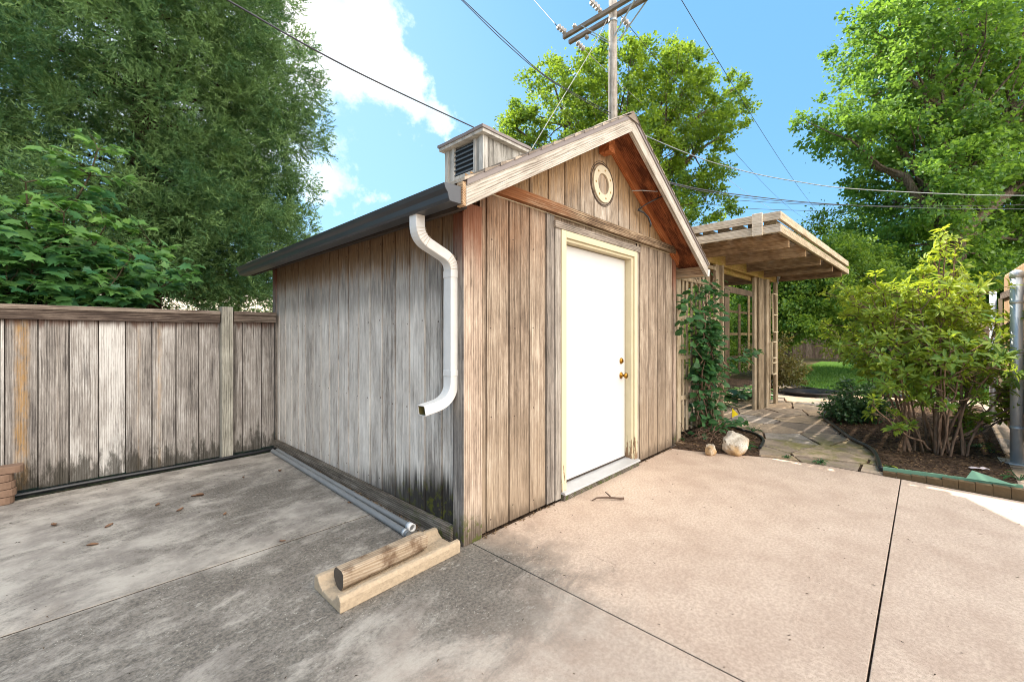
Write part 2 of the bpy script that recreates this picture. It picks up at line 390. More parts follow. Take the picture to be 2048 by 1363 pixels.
# fence
def ex_fence(n, col, d):
    st, pa, z = d['stk'], d['pat'], d['z']
    rv = d['rv']
    w = n.math('FRACT', n.math('MULTIPLY', rv, 7.31))
    sp = n.attr('stripe'); amt = n.attr('stripeamt')
    dx = n.math('ABSOLUTE', n.math('SUBTRACT', d['x'], n.math('ADD', sp, n.math('MULTIPLY', n.math('SUBTRACT', n.noise(n.comb(0,0,n.math('MULTIPLY',z,3)),1,5,.7), .5), .07))))
    sm = n.math('MULTIPLY', n.mr(n.math('SUBTRACT', dx, n.math('MULTIPLY', amt, .044)), -.03, .014, 1, 0), n.mr(amt, .05, .2))
    sm = n.math('MULTIPLY', sm, n.math('MULTIPLY', n.mr(d['fib'], .36, .56, .12, .8), n.mr(n.noise(n.comb(n.math('MULTIPLY',d['u'],16),0,n.math('MULTIPLY',z,6)),1,7,.75), .36, .56, .25, 1)))
    col = n.mix(sm, col, n.mix(st, S(120,88,48,K), S(190,148,84,K)))
    top = n.mr(n.math('ADD', z, n.math('MULTIPLY', n.math('SUBTRACT', st, .5), .25)), 1.36, 1.44)
    col = n.mix(n.math('MULTIPLY', top, .75), col, S(82,48,30,K))
    blk = n.mr(n.noise(n.comb(n.math('MULTIPLY',d['u'],9), 0, n.math('MULTIPLY',d['al'],1.2)),1,6,.7), .52, .66)
    col = n.mix(n.math('MULTIPLY', blk, .55), col, S(52,48,48,K))
    mold = n.mr(n.math('SUBTRACT', z, n.math('MULTIPLY', n.math('SUBTRACT', n.noise(n.comb(n.math('MULTIPLY',d['u'],12),0,n.math('MULTIPLY',d['al'],3)),1,5,.7), .45), 1.1)), .02, .2, 1, 0)
    return n.mix(n.math('MULTIPLY', mold, .75), col, S(38,36,26,K))
M_fence = wood('weathered fence boards', 'z', (S(84,78,73,K), S(146,139,132,K), S(202,198,192,K)), None, True, ex_fence, knots=2.8, spread=.85, tintamt=.62, bump=.6)
M_fencerail = wood('weathered fence rail', 'x', (S(40,32,28,K), S(88,75,66,K), S(144,131,118,K)), None, True, None, spread=1.1)
M_fencepost = wood('weathered fence post', 'z', (S(78,74,64,K), S(146,142,130,K), S(190,186,172,K)), None, False, None, knots=2.6)
M_backfence = wood('brown back fence boards', 'z', (S(70,54,46,K), S(128,106,92,K), S(180,158,140,K)), None, True, None, tintamt=.5)
M_gatefence = wood('sunny fence boards', 'z', (S(140,112,84,K), S(186,158,124,K), S(214,190,158,K)), None, True, None, spread=.7)
# pergola
PERG = (S(112,88,56,K), S(184,156,112,K), S(222,200,160,K))
M_pergz = wood('pergola post wood', 'z', (S(100,84,64,K), S(172,152,124,K), S(212,196,170,K)), None, True, None, tintamt=.3)
def ex_green(n, col, d):
    g = n.mr(n.noise(n.pos(), 5, 5, .65), .45, .65)
    return n.mix(n.math('MULTIPLY', g, .5), col, S(150,140,50,K))
M_pergback = wood('shaded lattice wood', 'z', (S(48,39,31,K), S(92,76,60,K), S(124,106,86,K)), None, True, None, tintamt=.3)  # back of the pergola: shade from the foliage darkened into the wood colour
M_pergx = wood('pergola beam wood', 'x', (S(118,88,44,K), S(186,154,94,K), S(216,190,136,K)), None, True, ex_green, tintamt=.3, spread=.7)
M_pergy = wood('pergola joist wood', 'y', (S(72,54,38,K), S(146,116,84,K), S(194,166,130,K)), None, True, None, tintamt=.3)
M_pergpale = wood('pergola edge wood', 'y', (S(128,112,96,K), S(200,186,164,K), S(228,218,202,K)), None, True, None, tintamt=.25, knots=1.5)
M_pergpalex = wood('pergola fascia wood', 'x', (S(120,102,80,K), S(188,170,142,K), S(222,210,188,K)), None, True, None, tintamt=.25, spread=1)
M_slat = wood('dark slat wood', 'x', (S(42,34,24,K), S(86,70,48,K), S(128,110,78,K)), None, True, None)
M_white_trellis = plain('pale trellis paint', S(214,196,164,K), .7, 0, .3, .15, 12)
# misc
M_logwood = wood('landscape timber wood', 'x', (S(112,94,74,K), S(166,146,122,K), S(206,192,172,K)), None, False, lambda n,c,d: n.mix(n.math('MULTIPLY', n.mr(n.noise(n.pos(),7,5,.7), .48,.66), .7), c, S(84,56,36,K)), knots=2.0, spread=.75)
M_logend = plain('log end grain', S(86,76,66), .9, 0, .2, .35, 40, .3)
M_splash = plain('cast concrete', S(184,164,138,.82), .95, 0, .15, .3, 45, .8)
M_pvc = plain('grey plastic pipe', S(134,136,136,.8), .5, 0, .4, .22, 9)
M_pvcw = plain('white plastic collar', (.74,.73,.71,1), .5)
M_brick = plain('tan paver', S(138,112,94,.72), .92, 0, .2, .3, 30, .5)
def rock_mat():
    n = NT('pale limestone'); f = n.noise(n.pos(), 7, 6, .65); g = n.noise(n.pos(), 24, 5, .7)
    c = n.mix(n.mr(f,.35,.65), S(170,158,140,.9), S(226,218,202,.9))
    low = n.mr(n.math('ADD', n.xyz()[2], n.math('MULTIPLY', n.math('SUBTRACT', f, .5), .35)), .15, .02)
    c = n.mix(n.math('MULTIPLY', low, .7), c, S(196,150,84,.9))
    c = n.mix(n.mr(g,.56,.68), c, S(110,100,86,.9))
    return n.surf(c, .95, n.bump(n.math('ADD', f, n.math('MULTIPLY', g, .5)), .9, .02), 0, .2)
M_rock = rock_mat()
M_twig = plain('dry twig bark', S(92,74,62), .9, 0, .2, .3, 50, .4)
M_dryleaf = plain('dry brown leaf', S(116,88,68), .85, 0, .2, .35, 60)
M_flag = plain('yellow flag plastic', S(236,206,20), .5, 0, .3, .06)
M_wire = plain('dark cable', S(64,64,70), .6)
M_wirelight = plain('pale cable', S(176,176,172), .55)
M_galv = plain('galvanized steel', S(186,190,192), .42, .45, .5, .16, 18)
M_porc = plain('grey porcelain', S(176,170,164), .3, 0, .6)
M_pole = wood('grey pole wood', 'z', (S(104,94,84,K), S(168,158,146,K), S(206,198,188,K)), None, False, None)
M_arm = wood('crossarm wood', 'y', (S(88,78,70,K), S(146,134,122,K), S(186,176,164,K)), None, False, None)
M_green = plain('green edging metal', S(112,150,122), .55, 0, .3, .15, 20)
M_curb = plain('mossy curb stone', S(104,86,62,.8), .95, 0, .2, .35, 22, .5)
M_plastic = plain('black plastic', S(34,34,36), .35, 0, .5, .2, 10)
M_paper = plain('crumpled paper', S(220,205,205,.9), .8)
M_stuccoroof = plain('pale neighbour roof', S(216,200,176,.9), .9, 0, .2, .2, 12)
M_housewall = plain('grey house wall', S(150,152,156,.9), .9, 0, .2, .1, 3)
M_glass = plain('dark window glass', S(40,48,56), .12, 0, .6)
def bark(name, a, b):
    n = NT(name); x,y,z = n.xyz()[0], n.xyz()[1], n.xyz()[2]
    f = n.noise(n.comb(n.math('MULTIPLY',x,26), n.math('MULTIPLY',y,26), n.math('MULTIPLY',z,7)), 1, 6, .7)
    return n.surf(n.mix(n.mr(f,.3,.7), a, b), .95, n.bump(f, .8, .02), 0, .1)
M_bark = bark('grey brown bark', S(70,58,48), S(138,120,104))
M_barkc = bark('red brown cedar bark', S(40,32,27), S(88,72,60))
M_barks = bark('smooth shrub bark', S(84,66,54), S(142,118,98))
M_cedar = leafmat('cedar foliage', (.028,.085,.032,1), (.165,.265,.085,1), .3, (.2,.34,.07,1), .25, .6)
M_sap = leafmat('maple sapling leaves', (.04,.14,.06,1), (.19,.34,.07,1), .4, (.2,.42,.05,1), .4, .45)
M_ptree = leafmat('sunny leaves', (.06,.15,.03,1), (.24,.34,.03,1), .5, (.36,.50,.03,1), .35, .5)
M_rtree = leafmat('maple leaves', (.085,.20,.05,1), (.20,.34,.055,1), .5, (.34,.54,.045,1), .4, .45)
M_dtree = leafmat('fine dark leaves', (.055,.14,.035,1), (.21,.32,.045,1), .48, (.36,.52,.035,1), .3, .5)
M_bg = leafmat('background leaves', (.065,.165,.04,1), (.22,.35,.055,1), .48, (.36,.55,.045,1), .3, .55)
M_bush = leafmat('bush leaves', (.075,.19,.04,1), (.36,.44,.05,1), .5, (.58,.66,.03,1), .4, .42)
M_vine = leafmat('vine leaves', (.03,.10,.035,1), (.06,.15,.045,1), .35, (.10,.25,.04,1), .35, .5)
M_hosta = leafmat('broad garden leaves', (.035,.11,.035,1), (.08,.18,.05,1), .35, (.12,.28,.05,1), .45, .4)
M_darkshrub = leafmat('dark shrub leaves', (.035,.10,.04,1), (.10,.19,.06,1), .35, (.1,.2,.04,1), .4, .45)
M_rust = leafmat('rusty shrub leaves', (.09,.075,.025,1), (.12,.13,.035,1), .4, (.2,.16,.03,1), .3, .5)
M_grass = leafmat('lawn grass', (.05,.14,.03,1), (.11,.21,.035,1), .4, (.2,.36,.03,1), .3, .5)

def concrete_mat():
    n = NT('broom finished concrete'); P = n.pos(); x, y = n.xyz()[0], n.xyz()[1]
    big = n.noise(P, .9, 5, .6); med = n.noise(P, 4.2, 6, .65); fin = n.noise(P, 60, 4, .7); grit = n.noise(P, 240, 2, .6)
    c = n.mix(n.mr(n.math('ADD', n.math('MULTIPLY', big,.5), n.math('MULTIPLY', med,.5)), .36, .64), S(193,169,149,.92), S(217,195,174,.92))
    c = n.mix(n.mr(fin, .3, .7, 0, .62), c, S(160,138,120,.86))
    c = n.mix(n.mr(grit, .58, .72, 0, .6), c, S(120,102,88,.88))
    sand = n.noise(P, 105, 4, .8); c = n.mix(n.mr(sand, .60, .72, 0, .32), c, S(128,108,92,.88)); c = n.mix(n.mr(sand, .42, .30, 0, .25), c, S(232,216,198,.88))
    pits = n.vor(P, 46); c = n.mix(n.mr(pits, .05, .12, .55, 0), c, S(104,90,78,.88))
    # faint broom lines
    # grey weathering beside the shed, with the cooler light there put into colour
    gm = n.math('ADD', n.mr(x, .35, -.35), n.math('MULTIPLY', n.math('SUBTRACT', big, .5), 1.0))
    gm = n.math('MULTIPLY', n.mr(gm, .3, .7), n.mr(n.math('ADD', y, n.math('MULTIPLY', n.math('SUBTRACT', med, .5), .8)), -1.3, -.1, .25, 1))
    greyc = n.mix(n.mr(med, .35, .65), S(142,134,125,.88), S(180,172,160,.88))
    c = n.mix(gm, c, greyc)
    # dark mildew: streaky blotches
    sv = n.comb(n.math('ADD', n.math('MULTIPLY', x, 1.25), n.math('MULTIPLY', y, .5)), n.math('SUBTRACT', n.math('MULTIPLY', y, 2.6), n.math('MULTIPLY', x, .6)), 0)
    sn = n.math('ADD', n.math('MULTIPLY', n.noise(sv, 1.5, 9, .74, .5), .72), n.math('MULTIPLY', n.noise(P, 13, 9, .82), .28))
    sn = n.math('ADD', sn, n.math('MULTIPLY', n.math('SUBTRACT', n.noise(P, 55, 5, .75), .5), .22))
    slabB = n.math('MULTIPLY', n.mr(y, .90, .74), n.mr(n.math('ADD', y, n.math('MULTIPLY', n.math('SUBTRACT', big, .5), 1.4)), -1.0, .25))
    bias = n.math('ADD', n.math('ADD', n.math('MULTIPLY', slabB, .11), n.math('MULTIPLY', n.mr(n.vmath('DISTANCE', P, (-.22,-.38,0)), .75, .15), .12)), n.math('MULTIPLY', n.mr(n.vmath('DISTANCE', P, (-.75,1.9,0)), 1.2, .1), .12))
    wet = n.mr(n.math('ADD', sn, bias), .465, .66)
    wet = n.math('MULTIPLY', wet, n.mr(n.math('ADD', x, n.math('MULTIPLY', n.math('SUBTRACT', med, .5), .9)), .60, -.05))
    wet = n.math('MULTIPLY', wet, n.mr(n.math('ADD', y, n.math('MULTIPLY', n.math('SUBTRACT', big,.5), 1.6)), -1.5, -.3))
    dk = n.mix(n.mr(fin, .35, .65), S(64,60,55,.88), S(122,114,103,.88))
    c = n.mix(n.math('MULTIPLY', wet, .82), c, dk)
    # exposed pale grit and worn star shaped patches inside the mildew
    sp = n.vor(P, 62, out='Distance'); spm = n.math('MULTIPLY', n.mr(sp, .12, .24, 1, 0), n.mr(n.noise(P, 6, 5, .7), .48, .62))
    c = n.mix(n.math('MULTIPLY', n.math('MULTIPLY', spm, wet), .62), c, S(214,206,192,.88))
    sp2 = n.noise(n.comb(n.math('MULTIPLY', x, 8), n.math('MULTIPLY', y, 15), 0), 1.4, 8, .8, .4)
    c = n.mix(n.math('MULTIPLY', n.math('MULTIPLY', n.mr(sp2, .57, .64), wet), .6), c, S(186,180,168,.88))
    # cracks
    wv = n.vmath('ADD', P, n.vmath('SCALE', n.noise(P, 3.5, 5, .7, 0, True), None))
    nd = wv.node.inputs[1].links[0].from_node; nd.inputs['Scale'].default_value = .22
    ck = n.vor(wv, .42, 'DISTANCE_TO_EDGE'); cm = n.math('MULTIPLY', n.mr(ck, .0008, .0028, 1, 0), n.mr(n.noise(P, .8, 2), .60, .68))
    c = n.mix(n.math('MULTIPLY', cm, .55), c, S(84,70,58,.88))
    # rust / damp by the bed edge
    hsp = n.mr(n.math('ADD', n.vmath('DISTANCE', P, (3.25,-.45,0)), n.math('MULTIPLY', med, .5)), .75, .2)
    c = n.mix(n.math('MULTIPLY', hsp, .5), c, S(134,112,96,.88))
    c = n.mix(n.mr(n.xyz()[2], -.0012, -.006, 0, .9), c, S(46,38,32,.88))   # darker below the slab top, down in the joints
    h = n.math('ADD', n.math('ADD', fin, n.math('MULTIPLY', grit, .6)), n.math('MULTIPLY', cm, -2))
    return n.surf(c, n.mr(wet, 0, 1, .9, .8), n.bump(h, .35, .004), 0, .25)
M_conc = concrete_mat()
def soil_mat(name, a, b, c3, sc=30):
    n = NT(name); P = n.pos(); f = n.noise(P, sc, 6, .7); g = n.noise(P, 4, 4); v = n.vor(P, sc*1.7, out='Color')
    c = n.mix(n.mr(f,.35,.65), a, b); c = n.mix(n.mr(g,.5,.7,0,.5), c, c3)
    sv = n.n('ShaderNodeSeparateColor'); n.set(sv.inputs[0], v)
    c = n.mix(n.mr(sv.outputs[0], .8, .95, 0, .5), c, c3)
    return n.surf(c, .97, n.bump(f, 1.0, .03), 0, .1)
M_soil = soil_mat('dark mulch soil', S(44,34,28), S(92,74,60), S(128,104,82))
M_ground = soil_mat('garden earth', S(60,50,38), S(104,90,66), S(76,92,46), 14)
M_lawn = soil_mat('lawn base', S(48,78,30), S(84,118,40), S(96,110,50), 20)
def flag_mat():
    n = NT('flagstone'); P = n.pos(); t = n.attr('tint'); f = n.noise(P, 5, 6, .65); g = n.noise(P, 40, 4, .7)
    c = n.ramp(t, [(0, S(146,130,114,.95)), (.35, S(182,162,138,.95)), (.65, S(194,166,134,.95)), (1, S(170,160,150,.95))])
    c = n.mix(n.mr(f,.35,.68,0,.6), c, S(112,100,90,.9)); c = n.mix(n.mr(g,.5,.75,0,.4), c, S(86,78,70,.9))
    dd = n.vmath('DISTANCE', P, (4.15,-1.35,0))
    ms = n.math('MULTIPLY', n.mr(n.noise(P, 3.4, 6, .7), .44, .6), n.mr(dd, .95, .3))
    c = n.mix(n.math('MULTIPLY', ms, .7), c, S(124,122,52,.9))
    return n.surf(c, .9, n.bump(n.math('ADD', f, n.math('MULTIPLY', g, .5)), .5, .012), 0, .25)
M_flagst = flag_mat()
M_chip = leafmat('wood chip litter', (.06,.035,.02,1), (.30,.20,.11,1), .1, None, .1, .9)
M_speck = leafmat('dark grit', (.02,.014,.01,1), (.12,.08,.05,1), .0, None, .1, .9)

# ------------------------------------------------------------------ ground, slabs, path
def sheet(name, poly, z, mat, kind='structure', thick=.0, sub=0):
    b = MB()
    if thick: b.prism(poly, 'z', z-thick, z)
    else: b.add([(x,y,z) for x,y in poly], [tuple(range(len(poly)))])
    o = b.build(name, mat); tag(o, kind=kind); return o
sheet('ground', [(-400,-400),(400,-400),(400,400),(-400,400)], -.06, M_ground)
def slab(poly):
    b = MB(); b.prism(poly, 'z', -.055, 0)
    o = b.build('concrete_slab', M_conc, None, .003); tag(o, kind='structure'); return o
J = .0035
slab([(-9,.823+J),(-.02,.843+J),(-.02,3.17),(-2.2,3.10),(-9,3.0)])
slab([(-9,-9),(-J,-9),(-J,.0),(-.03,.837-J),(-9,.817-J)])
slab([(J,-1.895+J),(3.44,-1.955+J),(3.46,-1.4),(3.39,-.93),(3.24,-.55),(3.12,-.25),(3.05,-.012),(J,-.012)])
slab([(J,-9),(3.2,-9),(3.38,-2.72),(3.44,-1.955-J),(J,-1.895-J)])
b = MB(); b.box(-8.9,3.2,-8.9,2.95,-.05,-.012); tag(b.build('joint_filler', M_soil), kind='structure')

# beds
def curve_pts(pts, n=6):
    out = []
    P = [Vector((p[0],p[1],0)) for p in pts]
    for i in range(len(P)-1):
        p0, p1, p2, p3 = P[max(i-1,0)], P[i], P[i+1], P[min(i+2,len(P)-1)]
        for k in range(n):
            t = k/n
            q = .5*((2*p1)+(-p0+p2)*t+(2*p0-5*p1+4*p2-p3)*t*t+(-p0+3*p1-3*p2+p3)*t*t*t)
            out.append((q.x,q.y))
    out.append((P[-1].x,P[-1].y)); return out
edge_curve = curve_pts([tuple(gnd(*p)[:2]) for p in ((1762,945),(1745,905),(1700,880),(1664,852),(1645,836),(1655,824),(1690,814),(1720,809))])
bed_main = edge_curve + [(9.6,-1.6),(9.6,-2.95),(3.55,-2.68),(3.47,-2.3)]
def in_poly(x, y, poly):
    c = False; n = len(poly); j = n-1
    for i in range(n):
        xi, yi = poly[i]; xj, yj = poly[j]
        if (yi > y) != (yj > y) and x < (xj-xi)*(y-yi)/(yj-yi+1e-12)+xi: c = not c
        j = i
    return c
sheet('mulch_bed', bed_main, .02, M_soil, thick=.07)
bed_small = [(3.04,-.03),(3.10,-.25),(3.22,-.55),(3.36,-.84)] + curve_pts([tuple(gnd(*p)[:2]) for p in ((1519,902),(1527,884),(1512,872),(1480,862),(1440,850))]) + [(4.9,.3),(4.9,1.6),(3.2,1.6),(3.2,-.02)]
sheet('mulch_bed', bed_small, .015, M_soil, thick=.06)
sheet('planting_soil', [(4.9,.42),(12.2,.3),(12.2,2.4),(4.9,2.4)], .0, M_soil, thick=.04)
sheet('planting_soil', [(8.4,.3),(9.8,-.9),(12.0,-1.2),(12.0,.29)], .004, M_soil, thick=.04)
# flagstone path
def clip(poly, a, b_, c):
    out = []
    for i in range(len(poly)):
        p, q = poly[i], poly[(i+1)%len(poly)]
        fp, fq = a*p[0]+b_*p[1]-c, a*q[0]+b_*q[1]-c
        if fp <= 0: out.append(p)
        if fp*fq < 0:
            t = fp/(fp-fq); out.append((p[0]+(q[0]-p[0])*t, p[1]+(q[1]-p[1])*t))
    return out
seeds = []
r2 = random.Random(23)
while len(seeds) < 100:
    p = (r2.uniform(3.1,12), r2.uniform(-2.9,.8))
    near = min([((p[0]-q[0])/1.25)**2+((p[1]-q[1])/.8)**2 for q in seeds] or [9])
    if near > (.15 if p[0] < 5 else .26): seeds.append(p)
    elif r2.random() < .0005: seeds.append(p)
path = MB()
for i, s_ in enumerate(seeds):
    poly = [(3.40,-3.2),(12.4,-3.2),(12.4,1),(3.05,1),(3.05,.2),(3.42,-.9),(3.475,-1.5)]
    for j, t_ in enumerate(seeds):
        if i == j: continue
        a, bb = t_[0]-s_[0], t_[1]-s_[1]; L = math.hypot(a,bb)
        poly = clip(poly, a/L, bb/L, (a*(s_[0]+t_[0])/2+bb*(s_[1]+t_[1])/2)/L - .013)
        if len(poly) < 3: break
    if len(poly) < 3: continue
    # rough the outline
    pts = []
    for k in range(len(poly)):
        p, q = poly[k], poly[(k+1)%len(poly)]
        L = math.hypot(q[0]-p[0], q[1]-p[1]); m = max(1, int(L/.18))
        for e in range(m):
            t = e/m; j1 = .012 if e else .0
            pts.append((p[0]+(q[0]-p[0])*t+r2.uniform(-j1,j1), p[1]+(q[1]-p[1])*t+r2.uniform(-j1,j1)))
    path.prism(pts, 'z', -.05, r2.uniform(.003,.014), r2.random())
tag(path.build('flagstone_path', M_flagst, None, .007), kind='structure')
sheet('path_bed', [(3.02,-3.2),(12.4,-3.2),(12.4,.42),(3.0,.42)], -.008, M_soil, thick=.03)
sheet('paver_strip', [(3.42,-2.76),(9.6,-3.05),(9.6,-4.6),(3.3,-4.6)], .003, M_flagst, thick=.06)
lawn_poly = curve_pts([(10.3,-2.4),(10.2,-.6),(11.2,.15),(12.5,.45),(14.5,1.1)]) + [(24,1.2),(24,-8),(10.3,-8)]
sheet('lawn', lawn_poly, .01, M_lawn, thick=.06)
# lawn blades
NB = 26000
gx = rng.uniform(10.3,20,NB); gy = rng.uniform(-3.5,1.3,NB)
ok = np.array([in_poly(a,b_,lawn_poly) for a,b_ in zip(gx,gy)]); gx, gy = gx[ok], gy[ok]; m = len(gx)
c = np.stack([gx,gy,np.full(m,.0)],1); d = unit(np.stack([rng.normal(0,.35,m),rng.normal(0,.35,m),np.ones(m)],1))
tag(inst_mesh('grass', *QUAD, c, d, rdir(m), rng.uniform(.05,.10,m), rng.uniform(.008,.016,m), rng.random(m), M_grass), kind='stuff')
def litter(name, poly, n, z, mat, L=(.015,.05), W=(.004,.014), tilt=.5):
    xs = [p[0] for p in poly]; ys = [p[1] for p in poly]; pts = []
    while len(pts) < n:
        x, y = rnd.uniform(min(xs),min(max(xs),8.5)), rnd.uniform(min(ys),max(ys))
        if in_poly(x,y,poly): pts.append((x,y))
    c = np.array([(x,y,z+rnd.uniform(0,.012)) for x,y in pts]); d = rng.normal(size=(n,3)); d[:,2] *= .25
    nr = np.stack([rng.normal(0,tilt,n),rng.normal(0,tilt,n),np.ones(n)],1)
    tag(inst_mesh(name, *LEAF, c, d, nr, rng.uniform(*L,n), rng.uniform(*W,n), rng.random(n)**1.6, mat), kind='stuff')
litter('mulch', bed_main, 5200, .022, M_chip)
litter('mulch', bed_small, 1900, .018, M_chip, (.02,.08), (.004,.014))
# specks of grit on the concrete
pp = []
while len(pp) < 420:
    x, y = rnd.uniform(-3,3.4), rnd.uniform(-2.8,3)
    if x < -.1 and y < 3 or (x > 0 and y < -.05): pp.append((x,y,.003))
m = len(pp); c = np.array(pp); d = rng.normal(size=(m,3)); d[:,2] = 0
tag(inst_mesh('grit', *LEAF, c, d, np.tile([0,0,1.],(m,1)), rng.uniform(.006,.026,m), rng.uniform(.002,.006,m), rng.random(m), M_speck), kind='stuff')
m = 500; t_ = rng.uniform(0,1,m); c = np.stack([rng.uniform(-.14,-.09,m)*1.0, .15+t_*2.9, np.full(m,.004)],1); d = rng.normal(size=(m,3)); d[:,2]*=.3
c2 = np.stack([rng.uniform(.05,3.0,220), rng.uniform(-.035,-.012,220), np.full(220,.003)],1)
c = np.concatenate([c, c2]); m = len(c); d = rng.normal(size=(m,3)); d[:,2]*=.3
tag(inst_mesh('leaf_litter', *LEAF, c, d, np.tile([0,0,1.],(m,1))+rng.normal(0,.3,(m,3)), rng.uniform(.01,.04,m), rng.uniform(.004,.014,m), rng.random(m), M_chip), kind='stuff')

# ------------------------------------------------------------------ shed
XL, XR, YB, XM = -.05, 3.16, 3.40, 1.555
SLOPE = .568
def roof_z(x): return 3.18 - SLOPE*abs(x - XM)            # top of roof surface
shed = thing('shed', 'weathered grey wooden shed with white door, gable roof and cupola', 'shed', (XM, 1.7, 0))
def grooved(name, mat, ax, t0, t1, off, w, face, zb, zt, inward):
    """vertical groove siding: profile along ax, top given by function"""
    g, dp = .0125, .026
    xs = [(t0, 0)]
    k = math.ceil((t0-off)/w + .02)
    while off + k*w < t1 - .01:
        gx = off + k*w
        xs += [(gx-g/2-.002, 0), (gx-g/2, dp), (gx+g/2, dp), (gx+g/2+.002, 0)]; k += 1
    xs.append((t1, 0))
    if ax == 'x' and t0 < XM < t1 and callable(zt):
        xs.append((XM, 0)); xs.sort()
    b = MB(); vs = []
    for (t, dd) in xs:
        z1 = zt(t) if callable(zt) else zt
        f = face + inward*dd
        for z in (zb, z1): vs.append((t,f,z) if ax == 'x' else (f,t,z))
    n = len(xs)
    fs = [(2*i,2*i+2,2*i+3,2*i+1) for i in range(n-1)]
    b.add(vs, fs)
    bk = face + inward*.05
    vs2 = []
    for t in (t0, XM, t1) if callable(zt) else (t0, t1):
        z1 = zt(t) if callable(zt) else zt
        for z in (zb, z1): vs2.append((t,bk,z) if ax == 'x' else (bk,t,z))
    b.add(vs2, [(2*i,2*i+1,2*i+3,2*i+2) for i in range(len(vs2)//2-1)])
    return b.build(name, mat, shed)
grooved('side_wall', M_left, 'y', .0, YB, .029, .19, XL, .095, 2.17, 1)
TIE0, TIE1 = 2.235, 2.335
for (a, b_) in ((.085,.755),(2.235,XR-.06)):
    grooved('front_wall', M_front, 'x', a, b_, .142, .2145, 0, .015, TIE0, 1)
b = MB(); b.box(.755,2.235,.012,.05,2.12,TIE0); b.build('front_wall', M_front, shed)
grooved('gable_wall', M_gable, 'x', .0, XR-.05, .142, .2145, -.004, TIE1-.005, lambda t: roof_z(t)-.10, 1)
# right and back walls
b = MB(); b.box(XR-.05,XR,.03,YB,.02,2.17); b.box(XL+.05,XR-.05,YB-.05,YB,.02,2.2); b.build('side_wall', M_left, shed)
b = MB(); b.prism([(XL,2.2),(XR,2.2),(XM,roof_z(XM)-.1)], 'y', YB-.04, YB); b.build('gable_wall', M_gable, shed)
nb_ = MB()
for X_ in np.arange(.19, 3.05, .2145):
    if .74 < X_ < 2.25: continue
    for Z_ in (.10,.75,1.35,1.95): nb_.lathe((X_+rnd.uniform(-.012,.012), -.0002, Z_+rnd.uniform(-.02,.02)), (0,-1,0), [(0,.0055),(.0012,.005),(.0016,0)], 8)
for Y_ in np.arange(.06, 3.3, .19):
    for Z_ in (.16,.8,1.4,2.0): nb_.lathe((XL+.0002, Y_+rnd.uniform(-.012,.012), Z_+rnd.uniform(-.02,.02)), (-1,0,0), [(0,.0055),(.0012,.005),(.0016,0)], 8)
o = nb_.build('nail_heads', plain('rusty nail', S(74,58,48), .8), shed); o['kind'] = 'stuff'
# corner boards
b = MB(); b.box(-.066,.085,-.022,.0,.0,2.12); b.build('corner_board', M_corner, shed, .003)
b = MB(); b.box(-.075,-.052,-.0215,.075,.0,2.06); b.build('corner_board', M_cornerside, shed, .003)
b = MB(); b.box(XR-.06,XR+.012,-.02,.0,.02,2.2); b.build('corner_board', M_corner, shed, .003)
b = MB(); b.box(-.075,-.052,YB-.07,YB+.015,.0,2.1); b.build('corner_board', M_cornerside, shed, .003)
# tie board between wall and gable, drip strip beneath it
b = MB(); b.prism([(.0,TIE0),(-.052,TIE0),(-.052,TIE1-.02),(-.012,TIE1),(.0,TIE1)], 'x', .10, XR-.07); b.build('tie_board', M_tie, shed, .002)
b = MB(); b.box(.15,XR-.08,-.010,.001,TIE0-.007,TIE0-.001); b.build('drip_strip', M_ring, shed)
b = MB(); b.box(XR-.07,XR+.02,-.055,.0,TIE0-.05,TIE1+.04); b.build('block', M_rafter, shed, .003)
# baseboard left
b = MB(); b.box(-.092,-.053,.076,YB-.075,.0,.098); b.build('baseboard', M_base, shed, .004)
# trim board left of the door and head trim
b = MB(); b.box(.757,.845,-.018,.0,.02,TIE0-.014,.3); b.box(.852,.921,-.024,.0,.02,2.15,.7); b.build('trim_board', M_trimgrey, shed, .002)
b = MB(); b.box(.835,2.235,-.038,.0,2.131,2.185); b.build('head_trim', M_trimgreyx, shed, .003)
b = MB(); b.box(2.186,2.236,-.018,.0,.03,2.13,.5); b.build('trim_board', M_trimgrey, shed, .002)
# door casing
CX0, CX1 = .923, 2.185
fr = MB()
fr.box(CX0,.985,-.032,.02,.07,2.13); fr.box(2.125,CX1,-.032,.02,.04,2.13); fr.box(.985,2.125,-.032,.02,2.075,2.13)
fr.box(.99,1.01,-.012,.09,.075,2.075); fr.box(2.098,2.125,-.012,.09,.05,2.075); fr.box(1.01,2.098,-.012,.09,2.052,2.075)
fr.build('door_frame', M_paint, shed, .003)
door = MB(); door.box(1.014,2.09,.058,.095,.088,2.045)
door = door.build('door', M_door, shed, .003)
kb = MB()
kb.lathe((2.015,.058,.905),(0,-1,0),[(0,.0),(0,.033),(.004,.033),(.007,.022),(.012,.012),(.036,.011),(.04,.02),(.05,.0285),(.06,.028),(.066,.02),(.067,0)],20)
kb.build('door_knob', M_brass, door)
kb = MB(); kb.lathe((2.015,.058,1.048),(0,-1,0),[(0,0),(0,.03),(.005,.03),(.014,.023),(.016,.01),(.017,0)],20)
kb.box(2.011,2.019,.032,.044,1.036,1.060); kb.build('deadbolt', M_brass, door)
b = MB(); b.prism([(.09,.05),(.09,.086),(.02,.084),(-.062,.066),(-.066,.05)], 'x', .926, 2.182); b.build('threshold', M_alu, shed, .002)
b = MB(); b.box(.93,2.18,-.05,.09,.002,.048); b.build('sill_board', M_base, shed, .003)
b = MB(); b.box(1.02,2.09,.052,.0575,.086,.1); b.build('door_sweep', M_darksoff, shed)
